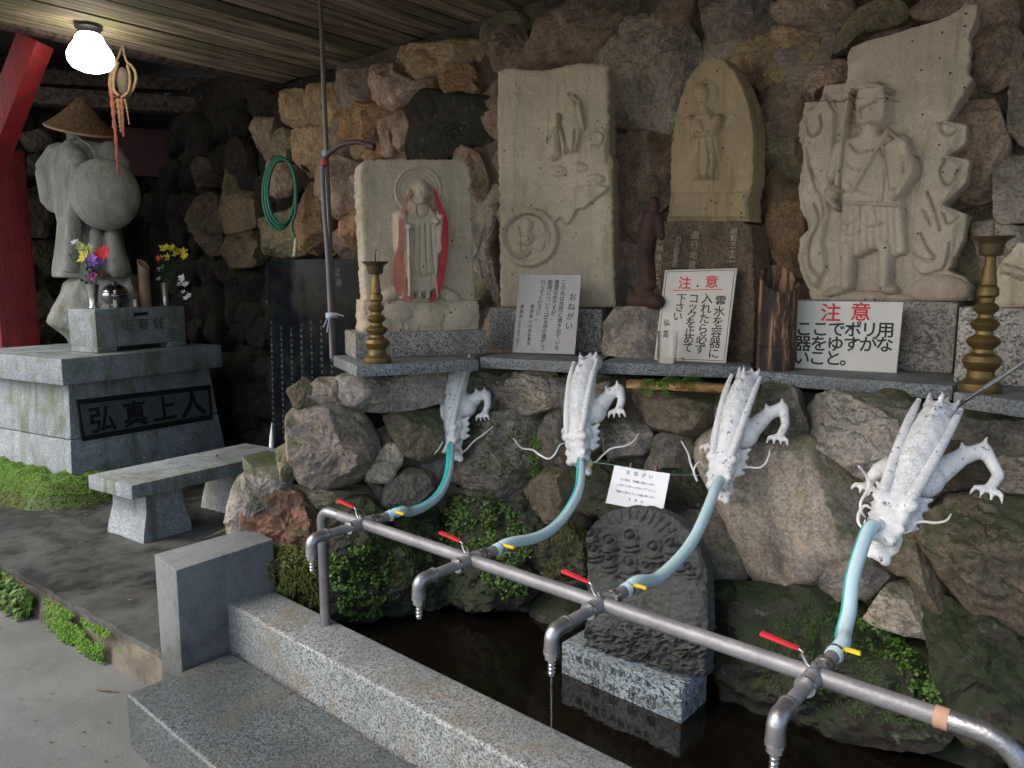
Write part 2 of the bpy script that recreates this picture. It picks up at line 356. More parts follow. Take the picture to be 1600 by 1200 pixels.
# ------------------------------------------------------------------ boulder walls
def chaikin(P, it=1):
    for _ in range(it):
        Q = []
        for i in range(len(P)):
            a, b = P[i], P[(i + 1) % len(P)]; Q += [a * .9 + b * .1, a * .1 + b * .9]
        P = Q
    return P
def resample(P, m):
    P = A3(P + [P[0]]); s = np.concatenate([[0], np.cumsum(np.linalg.norm(np.diff(P, axis=0), axis=1))]); q = np.linspace(0, s[-1], m, endpoint=False)
    return np.stack([np.interp(q, s, P[:, k]) for k in range(P.shape[1])], 1)
RINGS = [1.0, .992, .98, .965, .945, .92, .89, .855, .815, .77, .72, .67, .615, .555, .49, .42, .345, .265, .18, .09]
BVH_V, BVH_F = [], []
def stone_mesh(out3, n, bulge, back, seed, M=60, rough=1., facets=10, rings=RINGS):
    rng = random.Random(seed); n = unit(n); P = resample(chaikin([A3(p) for p in out3]), M); c = P.mean(0); P = c + (P - c) * 1.09
    size = np.linalg.norm(P - c, axis=1).mean(); V = []
    for s, h in ((.7, -back), (.95, -back * .55)): V += list(c + (P - c) * s + n * h)
    k0 = len(V)
    for s in rings: V += list(c + (P - c) * s + n * bulge * (1 - s ** 9) ** .55)
    V = A3(V); front = np.arange(len(V)) >= k0
    u, v = frame(n)
    for _ in range(facets):
        a = rng.uniform(0, 6.283); k = rng.uniform(.1, .9) if _ % 3 else rng.uniform(.9, 1.8); d = unit(n + (u * math.cos(a) + v * math.sin(a)) * k)
        q = (V - c) @ d; m = q[front].max() * rng.uniform(.6, .93); ex = np.where(front & (q > m), q - m, 0); V = V - np.outer(ex * .95, d)
    amp = size * .075 * rough; o = Vector((rng.uniform(0, 99), rng.uniform(0, 99), rng.uniform(0, 99)))
    k1, k2 = 1.9 / size, 6.5 / size; lay = Vector((rng.uniform(-.5, .5), rng.uniform(-.3, .3), 1)).normalized(); lamp_ = rng.choice([0, .15, .3, .55])
    for i in range(len(V)):
        p = Vector(V[i]); d = V[i] - c; f1 = noise.fractal(p * k1 + o, .9, 2.1, 4); f2 = noise.ridged_multi_fractal(p * k2 * .5 + o, .9, 2., 3, 1., 2.) - .9
        st_ = ((p.dot(lay) * 5.2 / size + f1 * .9) % 1.0); st_ = (st_ - .5) * lamp_
        V[i] += (unit(d) * .45 + n * .75) * (f1 * amp + f2 * amp * .38 + st_ * amp + noise.fractal(p * k2 * 1.7 + o, .8, 2.2, 3) * amp * .2)
    Fc = []; nr = len(rings) + 2
    for r in range(nr - 1):
        for k in range(M):
            a, b = r * M + k, r * M + (k + 1) % M; Fc.append((a, b, b + M, a + M))
    V = np.vstack([V, V[-M:].mean(0)]); L = len(V) - 1
    for k in range(M): Fc.append(((nr - 1) * M + k, (nr - 1) * M + (k + 1) % M, L))
    return V, Fc
SEED = [0]
def stone(poly, plane, parent, mat, color, bulge=.09, back=.12, rough=1., facets=15, M=100):
    SEED[0] += 1; P0, n = plane; n = unit(n)
    V, Fc = stone_mesh([hit(x, y, P0, n) for x, y in poly], n, bulge, back, SEED[0], M, rough, facets)
    BVH_F.extend([tuple(i + len(BVH_V) for i in f) for f in Fc]); BVH_V.extend(V.tolist())
    return obj('stone', V, Fc, mat, parent, True, 30, color=color)
UPW = ((0, 3.05, 0), (0, -1, 0))
OR, BR, GY, PK, OC, DK, OL, RD = (.46, .295, .17), (.37, .285, .22), (.40, .36, .315), (.50, .37, .29), (.46, .35, .215), (.045, .046, .034), (.28, .255, .165), (.26, .13, .085)
wu = thing('boulder_wall', 'brown and ochre boulder wall rising behind the carved stone slabs to the ceiling', 'wall', (-2, 3.05, 1.1))
upper = [
 (OC, [(607,75),(625,71),(675,66),(750,60),(770,58),(770,82),(757,100),(732,100),(700,113),(665,121),(632,116),(612,100)]),
 (OR, [(670,120),(685,112),(722,100),(737,105),(748,130),(740,152),(707,152),(672,143)]),
 (PK, [(592,84),(607,92),(625,116),(665,135),(660,146),(632,162),(615,172),(580,152),(574,128),(585,107)]),
 (BR, [(523,140),(542,112),(572,94),(586,99),(586,108),(575,128),(574,151),(555,156),(530,152)]),
 (OR, [(520,172),(540,157),(572,152),(600,164),(614,172),(602,190),(602,225),(597,244),(560,249),(526,226)]),
 (DK, [(616,170),(650,144),(687,147),(742,152),(777,158),(777,228),(757,242),(720,232),(687,247),(640,249),(610,243),(610,195)]),
 (BR, [(684,247),(720,229),(746,240),(760,275),(762,330),(745,350),(728,300)]),
 (PK, [(599,190),(613,174),(613,242),(600,244)]),
 (OC, [(433,160),(450,142),(475,141),(483,163),(483,197),(460,204),(438,181)]),
 (OC, [(481,142),(505,130),(525,134),(524,175),(516,197),(482,197)]),
 (OC, [(455,208),(480,202),(512,202),(520,225),(507,267),(485,277),(466,271),(460,240)]),
 (OL, [(424,203),(447,199),(454,225),(448,252),(425,242)]),
 (BR, [(418,252),(446,250),(456,285),(446,312),(420,300)]),
 (BR, [(400,186),(424,177),(426,240),(413,255),(400,220)]),
 (PK, [(499,257),(525,246),(557,252),(562,302),(556,332),(530,342),(500,302)]),
 (OR, [(528,342),(548,325),(570,316),(572,398),(550,400),(530,360)]),
 (OR, [(461,300),(480,288),(506,290),(510,397),(478,400),(460,360)]),
 (OL, [(408,350),(448,313),(461,362),(476,397),(430,406),(403,398)]),
 (BR, [(822,45),(845,8),(962,-12),(966,15),(956,48),(936,82),(936,98),(887,103),(860,98),(822,108)]),
 (BR, [(773,45),(800,41),(822,46),(825,102),(800,112),(774,112)]),
 (GY, [(934,85),(955,48),(975,13),(1015,-2),(1064,13),(1079,50),(1093,80),(1085,125),(1060,180),(1048,202),(1000,196),(948,192),(938,110)]),
 (GY, [(1098,-8),(1200,-14),(1217,18),(1212,46),(1170,56),(1125,70),(1101,58)]),
 (OC, [(1127,77),(1170,56),(1215,48),(1265,53),(1287,68),(1257,105),(1225,132),(1198,154),(1165,122),(1127,92)]),
 (BR, [(1214,-6),(1320,-14),(1337,10),(1322,32),(1300,52),(1250,51),(1214,32)]),
 (OL, [(1306,56),(1325,30),(1365,8),(1395,-4),(1422,18),(1404,40),(1352,56),(1330,76),(1306,84)]),
 (PK, [(1420,10),(1470,-14),(1580,-16),(1604,20),(1592,42),(1545,50),(1500,40),(1440,34)]),
 (PK, [(1238,122),(1252,106),(1310,93),(1330,100),(1328,127),(1285,142),(1277,162),(1250,157)]),
 (OL, [(1176,180),(1200,160),(1225,146),(1247,158),(1256,180),(1256,230),(1254,278),(1215,288),(1176,262),(1172,212)]),
 (OR, [(1176,290),(1215,286),(1256,300),(1258,335),(1252,432),(1215,418),(1184,424),(1174,350)]),
 (BR, [(1518,52),(1590,42),(1600,58),(1587,122),(1555,142),(1505,130)]),
 (BR, [(1480,175),(1520,160),(1556,162),(1578,225),(1563,282),(1540,345),(1500,310),(1490,230)]),
 (GY, [(1580,120),(1620,60),(1640,200),(1610,235),(1578,205)]),
 (GY, [(1556,255),(1604,236),(1640,300),(1606,345),(1556,348)]),
 (GY, [(1520,350),(1560,345),(1610,360),(1620,430),(1540,440)]),
 (BR, [(958,198),(1046,202),(1050,312),(1012,344),(990,404),(962,410)]),
 (GY, [(960,410),(992,400),(1020,350),(1040,420),(1030,490),(965,490)]),
 (GY, [(742,300),(776,250),(782,400),(776,520),(748,520)]),
 (OC, [(340,288),(350,268),(372,266),(392,308),(398,350),(372,366),(346,346)]),
 (OC, [(360,364),(385,346),(400,382),(397,414),(370,420),(358,392)]),
 (BR, [(300,270),(312,248),(330,248),(340,270),(327,292),(303,290)]),
 (BR, [(300,320),(330,300),(346,350),(340,400),(306,390)]),
]
for i, (c, p) in enumerate(upper):
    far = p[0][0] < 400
    stone(p, UPW, wu, ROCK if not far else ROCKF, tuple(x * random.Random(i).uniform(.85, 1.12) * (.5 if far else 1) for x in c), bulge=(.16 if far else .085), back=.15)  # far stones take a darker colour, painting in the shade of the recess
# left end wall behind the monk
LFW = ((-7.2, 0, 0), (1, 0, 0))
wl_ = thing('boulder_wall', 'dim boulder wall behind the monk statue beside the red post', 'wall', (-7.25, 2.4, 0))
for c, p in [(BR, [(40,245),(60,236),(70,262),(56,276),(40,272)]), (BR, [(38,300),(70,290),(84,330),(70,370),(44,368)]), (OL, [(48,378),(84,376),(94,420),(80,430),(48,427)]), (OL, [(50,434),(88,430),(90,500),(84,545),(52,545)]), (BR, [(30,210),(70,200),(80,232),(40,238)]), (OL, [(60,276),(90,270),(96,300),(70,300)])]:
    stone(p, LFW, wl_, ROCKF, tuple(x * .6 for x in c), .14, .12)  # colours lowered to paint in the shade at this end
# lower revetment: three facing planes that bend round the basin
PA = ((0, 2.2, .15), unit((0, -.957, .29)))
PB = ((-2.15, 2.25, .6), unit((.86, -.5, .1)))
PM = ((-2.15, 2.22, .6), unit((.35, -.92, .22)))
PD = ((-2.45, 1.6, .4), unit((.72, -.66, .18)))
wl2 = thing('boulder_revetment', 'mossy wet boulder bank below the granite shelves, around the dark basin', 'wall', (-1.5, 2.4, 0))
G2, G3, BG, PB2, WET, TAN, WB = (.345, .325, .305), (.205, .195, .17), (.175, .148, .108), (.36, .31, .275), (.055, .052, .036), (.45, .405, .345), (.10, .07, .05)
lower = [
 (PB, PB2, [(451,652),(465,637),(505,630),(555,639),(581,657),(596,685),(591,700),(574,725),(571,751),(540,762),(520,767),(500,762),(470,752),(454,720)], ROCKL, .13),
 (PB, PB2, [(474,612),(500,590),(520,590),(545,606),(556,640),(520,632),(490,632)], ROCKL, .07),
 (PB, G2, [(505,600),(545,583),(640,580),(694,588),(696,626),(660,634),(625,642),(575,642),(540,632),(508,613)], ROCKL, .1),
 (PB, BG, [(602,652),(625,641),(690,634),(700,682),(698,722),(665,725),(630,707),(614,682)], ROCKL, .06),
 (PB, TAN, [(574,725),(607,692),(628,700),(628,722),(608,752),(574,759)], ROCKL, .05),
 (PB, G3, [(608,755),(635,733),(677,738),(684,752),(652,782),(625,800),(592,803),(603,765)], ROCKL, .08),
 (PM, G3, [(700,690),(740,648),(832,640),(852,660),(852,700),(837,762),(800,784),(740,774),(703,742)], ROCKL, .07),
 (PM, TAN, [(773,602),(785,584),(850,580),(888,588),(892,617),(866,637),(825,647),(783,637)], ROCKL, .09),
 (PM, G3, [(690,600),(730,582),(776,586),(782,632),(745,650),(700,640)], ROCKL, .05),
 (PA, G3, [(848,660),(860,639),(892,634),(897,690),(882,722),(850,732),(838,720)], ROCKL, .07),
 (PA, BG, [(833,735),(860,727),(884,729),(894,790),(872,812),(845,815),(826,802)], ROCKL, .07),
 (PA, WET, [(838,850),(860,828),(900,818),(920,850),(916,900),(880,905),(846,896)], ROCKW, .1),
 (PA, TAN, [(888,590),(930,580),(975,592),(984,640),(940,650),(895,640)], ROCKL, .06),
 (PA, G3, [(896,660),(940,662),(940,705),(905,715),(892,690)], ROCKL, .05),
 (PA, G2, [(932,665),(975,649),(1008,659),(1024,690),(1008,707),(960,718),(932,702)], ROCKL, .08),
 (PA, BG, [(980,640),(984,609),(1010,600),(1080,603),(1113,610),(1119,640),(1103,667),(1075,680),(1035,673),(998,657)], ROCKL, .1),
 (PA, G3, [(1020,690),(1040,675),(1075,680),(1088,700),(1078,730),(1040,734),(1026,717)], ROCKL, .08),
 (PA, TAN, [(1085,690),(1125,670),(1200,688),(1265,688),(1300,713),(1342,745),(1358,765),(1348,800),(1352,820),(1333,862),(1300,883),(1270,903),(1225,909),(1180,912),(1163,892),(1138,820),(1118,770),(1092,720)], ROCKL, .07),
 (PA, G2, [(1248,636),(1265,618),(1330,616),(1425,624),(1450,660),(1434,692),(1424,712),(1403,752),(1375,763),(1338,737),(1298,712),(1268,682)], ROCKL, .11),
 (PA, G3, [(1190,600),(1245,606),(1251,642),(1282,690),(1240,684),(1196,692)], ROCKL, .05),
 (PA, G3, [(1112,612),(1150,602),(1190,606),(1192,670),(1130,668),(1118,645)], ROCKL, .04),
 (PA, G3, [(1448,650),(1500,636),(1610,645),(1625,705),(1572,722),(1540,700),(1490,690)], ROCKL, .07),
 (PA, WB, [(1432,700),(1490,690),(1545,705),(1562,760),(1475,768),(1452,790),(1428,750)], ROCKL, .06),
 (PA, PB2, [(1560,715),(1625,690),(1640,775),(1566,768)], ROCKL, .09),
 (PA, BG, [(1447,790),(1475,766),(1530,760),(1625,775),(1660,1000),(1590,990),(1550,968),(1510,943),(1478,902),(1456,862),(1436,830)], ROCKL, .13),
 (PA, TAN, [(1350,967),(1375,934),(1396,903),(1422,900),(1440,925),(1443,967),(1453,998),(1425,993),(1380,980)], ROCKL, .07),
 (PA, G2, [(1262,900),(1300,880),(1350,864),(1386,900),(1372,917),(1350,938),(1325,928),(1300,948),(1268,927)], ROCKL, .08),
 (PA, BG, [(1345,862),(1360,790),(1432,820),(1470,900),(1480,950),(1440,960),(1420,900),(1385,890)], ROCKL, .05),
 (PA, WET, [(1440,905),(1500,945),(1590,995),(1660,1010),(1680,1180),(1560,1190),(1480,1120),(1452,1000)], ROCKW, .1),
 (PA, WET, [(1100,965),(1150,918),(1260,928),(1330,948),(1400,992),(1462,1005),(1492,1080),(1486,1150),(1440,1178),(1350,1155),(1200,1112),(1106,1060)], ROCKW, .14),
 (PA, G3, [(1056,800),(1100,778),(1130,800),(1150,862),(1162,905),(1110,930),(1085,870)], ROCKL, .08),
 (PA, WET, [(1020,740),(1090,725),(1125,780),(1100,800),(1040,800)], ROCKW, .06),
 (PA, WET, [(905,720),(960,720),(1025,735),(1030,800),(930,810),(898,790)], ROCKW, .04),
 (PM, WET, [(684,845),(760,795),(838,800),(854,850),(858,900),(820,940),(740,942),(695,912)], ROCKW, .14),
 (PM, WET, [(684,770),(740,776),(800,786),(838,775),(842,800),(800,815),(750,812),(700,838),(676,800)], ROCKW, .08),
 (PB, WET, [(562,830),(610,802),(660,790),(690,800),(704,860),(706,930),(640,952),(580,948),(556,900)], ROCKW, .12),
 (PD, WET, [(400,880),(440,856),(500,850),(560,862),(590,900),(596,960),(560,984),(470,990),(420,960),(396,920)], ROCKW, .12),
 (PD, G2, [(352,830),(355,785),(368,752),(395,732),(440,730),(457,748),(452,780),(402,800),(384,850),(362,850)], ROCKL, .07),
 (PD, RD, [(384,800),(420,772),(462,770),(500,782),(520,806),(512,850),(460,876),(400,878),(384,835)], ROCKW, .1),
 (PB, BG, [(448,610),(478,590),(500,604),(495,634),(462,640)], ROCKL, .05),
 (PB, OL, [(430,705),(458,690),(462,745),(440,755)], ROCKL, .05),
 (PB, OL, [(440,752),(480,760),(540,768),(578,762),(590,785),(520,795),(455,790)], ROCKL, .05),
 (PD, WET, [(500,780),(572,776),(602,806),(594,856),(540,884),(498,866)], ROCKW, .05),
]
for i, (pl, c, p, m, bu) in enumerate(lower):
    stone(p, pl, wl2, m, tuple(x * random.Random(i + 50).uniform(.88, 1.12) for x in c), bulge=bu, back=.14, rough=(.4 if p[0] == (1085,690) else 1.0) if m is ROCKL else 1.9, facets=5 if p[0] == (1085,690) else 14 if m is ROCKL else 9, M=110)
# filler stones that show in the joints
FILL = []
for k in range(8):
    rg = random.Random(k + 900); pts = []
    for j in range(9):
        a = 2 * math.pi * j / 9; r = .5 * rg.uniform(.8, 1.12); pts.append(A3([r * math.cos(a), 0, r * math.sin(a) * .8]))
    V, Fc = stone_mesh(pts, (0, -1, 0), .3, .3, 700 + k, 26, .9, 7, [1.0, .93, .8, .62, .4, .15]); FILL.append(meshdata('stone', V, Fc, True, 40))
    FILL[-1].materials.append(ROCK)
def filler(parent, P, n, size, rg, mat, col):
    me = rg.choice(FILL); key = me.name + mat.name
    if key not in MAT:
        m2 = me.copy(); m2.materials[0] = mat; MAT[key] = m2
    o = link(bpy.data.objects.new('stone', MAT[key])); o.parent = parent; o.location = (A3(P) - ORG[parent.name]).tolist()
    q = Vector(n).to_track_quat('-Y', 'Z') @ Matrix.Rotation(rg.uniform(0, 6.28), 4, 'Y').to_quaternion()
    o.rotation_mode = 'QUATERNION'; o.rotation_quaternion = q; o.scale = (size * rg.uniform(.85, 1.3),) * 3; f = rg.uniform(.6, 1.15); o.color = (*[x * f for x in col], 1)
rg = random.Random(5)
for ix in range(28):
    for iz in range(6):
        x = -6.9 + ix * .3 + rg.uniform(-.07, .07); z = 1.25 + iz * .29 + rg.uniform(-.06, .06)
        filler(wu, (x, 3.13 + rg.uniform(-.02, .03), z), (0, -1, 0), .33, rg, ROCKF if x < -4.2 else ROCK, rg.choice([BR, BR, OC, GY, PK, OL] if x > -4.2 else [(.032, .025, .02)]))  # left fillers near black: the deep shade is put into their colour
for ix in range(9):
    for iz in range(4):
        x = -6.9 + ix * .33; filler(wu, (x + rg.uniform(-.05, .05), 3.12, .2 + iz * .3), (0, -1, 0), .33, rg, ROCKF, (.03, .025, .02))  # low back stones carry the same painted shade
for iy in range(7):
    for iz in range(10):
        filler(wl_, (-7.26, 1.55 + iy * .27 + rg.uniform(-.05, .05), .25 + iz * .28 + rg.uniform(-.05, .05)), (1, 0, 0), .32, rg, ROCKF, (.035, .03, .02))  # near-black stone colour stands in for shade
LPLAN = [(-2.86, 1.35), (-2.56, 1.75), (-2.3, 2.32), (-1.9, 2.5), (-1.2, 2.55), (0., 2.55), (1.7, 2.55)]
for a, b_ in zip(LPLAN[:-1], LPLAN[1:]):
    L = math.dist(a, b_); n = unit((b_[1] - a[1], -(b_[0] - a[0]), 0)); 
    if a == LPLAN[-2]: L = .8
    for k in range(max(1, int(L / .2))):
        for iz in range(5):
            f = (k + .5 + rg.uniform(-.2, .2)) / max(1, int(L / .2)); x = a[0] + (b_[0] - a[0]) * f; y = a[1] + (b_[1] - a[1]) * f; z = .12 + iz * .215
            off = .0 - .22 * (1 - z / 1.1) if x > -2.3 else -.02
            if x > 1.2 or (x < -2.47 and z > .3) or (x < -2.3 and z > .9): continue
            filler(wl2, (x + n[0] * .02, y + off + .0, z + rg.uniform(-.04, .04)), n, .25, rg, ROCKW if z < .55 else ROCKL, rg.choice([WET, BG, G3]) if z < .6 else rg.choice([BG, G3, G2]))
# mortar cores
MORT = m_rock('mortar', .3, .2)
def sheet(plan, z0, z1, lean, parent, name, color):
    V, Fc = [], []
    for x, y in plan: V += [(x, y, z0), (x, y + lean, z1)]
    for i in range(len(plan) - 1): Fc.append((2 * i, 2 * i + 2, 2 * i + 3, 2 * i + 1))
    o = obj(name, V, Fc, MORT, parent, False, color=color); m = o.modifiers.new('thick', 'SOLIDIFY'); m.thickness = .25; m.offset = -1
sheet([(-7.3, 3.16), (-4.3, 3.16)], 0, 3.1, 0, wu, 'mortar_core', (.03, .025, .02))  # left core darker than the right: recess shade painted into its colour
sheet([(-4.3, 3.159), (-4.2, 3.10), (2.2, 3.10)], 0, 3.1, 0, wu, 'mortar_core', (.13, .105, .085))
sheet([(-7.28, 1.4), (-7.28, 3.4)], 0, 3.3, 0, wl_, 'mortar_core', (.025, .02, .016))  # shade put into the core colour here too
V, Fc = [], []
HT = dict(zip([p[0] for p in LPLAN], [.45, .62, 1.1, 1.12, 1.12, 1.12, 1.12])); top = [(x, y) for x, y in LPLAN]; back = [(-2.95, 1.7), (-2.85, 2.1), (-2.95, 3.1), (-1.9, 3.12), (-1.2, 3.12), (0, 3.12), (1.7, 3.12)]
for (x, y), (bx, by) in zip(top, back):
    o_ = .22 if x > -2.4 else .0
    V += [(x + (.0 if x > -2.4 else -.06), y - o_ + .1, -.08), (x - .05, y + .06, HT[x]), (bx, by, HT[x]), (bx, by, -.08)]
for i in range(len(LPLAN) - 1):
    a, b_ = 4 * i, 4 * i + 4; Fc += [(a, b_, b_ + 1, a + 1), (a + 1, b_ + 1, b_ + 2, a + 2), (a + 2, b_ + 2, b_ + 3, a + 3)]
Fc += [(0, 1, 2, 3), (len(V) - 1, len(V) - 2, len(V) - 3, len(V) - 4)]
obj('mortar_core', V, Fc, MORT, wl2, False, color=(.10, .092, .078))

# ------------------------------------------------------------------ ceiling boards, roof, beams, red timbers
ZC = 2.88
WOOD = m_wood('ceiling_board', (.24, .195, .155), 1, .6)
ceil = tag(link(bpy.data.objects.new('ceiling', None)), kind='structure'); ceil.location = (-1, 1, ZC); ORG[ceil.name] = A3([-1, 1, ZC])
x = -4.86; rg = random.Random(3)
while x < 2.3:
    wdt = rg.uniform(.10, .15); z = ZC + rg.uniform(-.004, .01); y1 = rg.uniform(3.1, 3.14)
    f = rg.choice([.45, .7, .9, 1.1, 1.3, 1.5]) * rg.uniform(.85, 1.1)
    obj('board', *bevel(*box(x, x + wdt - rg.uniform(.004, .016), .15, y1, z, z + .025), .003, 1), WOOD, ceil, color=(f, f * rg.uniform(.94, 1.02), f * rg.uniform(.88, 1.0)))
    x += wdt
tag(obj('roof', *box(-4.9, 2.35, .1, 3.5, ZC + .045, ZC + .2), plain('roof_dark', (.03, .025, .02), .9), smooth=False), kind='structure')
tag(obj('darkening_roof', *box(-9.5, -4.75, .1, 3.6, 3.32, 3.45), MAT['roof_dark'], smooth=False), kind='structure')  # upper roof slab added to darken the space beyond the boards
DWOOD = m_wood('old_beam', (.11, .085, .07), 0, 0)
def beam(name, label, p0, p1, wd, ht, mat=DWOOD, cat='beam', color=(1, 1, 1), group=None):
    p0, p1 = A3(p0), A3(p1); d = unit(p1 - p0); s = unit(np.cross(d, (0, 0, 1))) if abs(d[2]) < .95 else A3([1., 0, 0]); s = s * wd / 2; u = unit(np.cross(s, d)) * ht / 2
    V, Fc = hexa([p0 - s - u, p1 - s - u, p1 + s - u, p0 + s - u], [p0 - s + u, p1 - s + u, p1 + s + u, p0 + s + u])
    o = obj(name, *bevel(V, Fc, min(wd, ht) * .06, 2), mat, base=(p0 + p1) / 2, color=color); return tag(o, label, cat, group)
beam('edge_beam', 'dark timber beam along the end of the ceiling boards', (-4.93, .3, 2.98), (-4.93, 3.2, 2.98), .1, .22)
beam('tie_beam', 'upper of two old grey timber beams above the straw hat', atd(20, 120, 6.0), atd(430, 140, 6.6), .13, .11)
beam('tie_beam', 'lower of two old grey timber beams, just over the straw hat', atd(10, 148, 5.9), atd(470, 178, 6.5), .15, .13)
t = NT('red_paint'); n1 = t.noise(9, 6, .7, .3); n2 = t.noise(40, 4, .7)
c = t.mix(t.ramp(n1, [(.35, 0.), (.7, 1.)]), (.17, .008, .01), (.33, .017, .02)); c = t.mix(t.ramp(n2, [(.6, 0.), (.66, 1.)]), c, (.07, .035, .03)); g = t.noise(1., 6, .7, vec=t.mapped((40, 40, 2.5))); c = t.mix(t.math('MULTIPLY', t.ramp(g, [(.5, 0.), (.62, 1.)]), .5), c, (.09, .01, .012))
REDW = t.fin(c, .6, t.bump(g, .6, .008, t.bump(n1, .3, .01)))
beam('red_post', 'thick red painted post standing beside the stone plinth', atd(-2, 235, 5.75), (*atd(-2, 235, 5.75)[:2], .14), .27, .27, REDW, 'post')
pb0 = atz(56, 62, 2.86); beam('red_brace', 'slanting red painted timber brace reaching up to the ceiling boards', pb0, atd(-32, 290, dep(pb0) + .15), .14, .13, REDW, 'brace')
beam('red_rail', 'dim red painted rail in the dark behind the monk statue', atd(30, 225, 6.35), atd(300, 245, 6.6), .1, .40, plain('shaded_red', (.045, .004, .006), .7), 'rail')  # red darkened so the rail looks shaded despite the lamp

# ================================================================== GRANITE SHELVES AND CARVED SLABS
ZS = 1.19
def slab(name, label, l, r, depth, th=.045, group=None, mat=GRAN):
    a, b_ = atz(*l, ZS), atz(*r, ZS); d = unit(b_ - a); n = A3([-d[1], d[0], 0]) * depth; dz = A3([0, 0, th])
    V, Fc = hexa([a - dz, b_ - dz, b_ + n - dz, a + n - dz], [a, b_, b_ + n, a + n])
    o = obj(name, *bevel(V, Fc, .005, 2), mat, base=(a + b_) / 2 - dz); return tag(o, label, 'shelf', group)
slab('granite_shelf', 'granite shelf slab carrying the left brass candlestick and red-ribboned carving', (557,571), (748,562), .42)
slab('granite_shelf', 'granite shelf slab carrying the small metal notice plate', (750,558), (935,567), .48)
slab('granite_shelf', 'granite shelf slab propped on a wooden batten with a drinking glass on it', (934,566), (1175,573), .40)
slab('granite_shelf', 'granite shelf slab below the wide black and red lettered board', (1178,580), (1489,603), .48)
slab('granite_shelf', 'granite shelf slab carrying the large right-hand brass candlestick', (1490,612), (1700,640), .60)

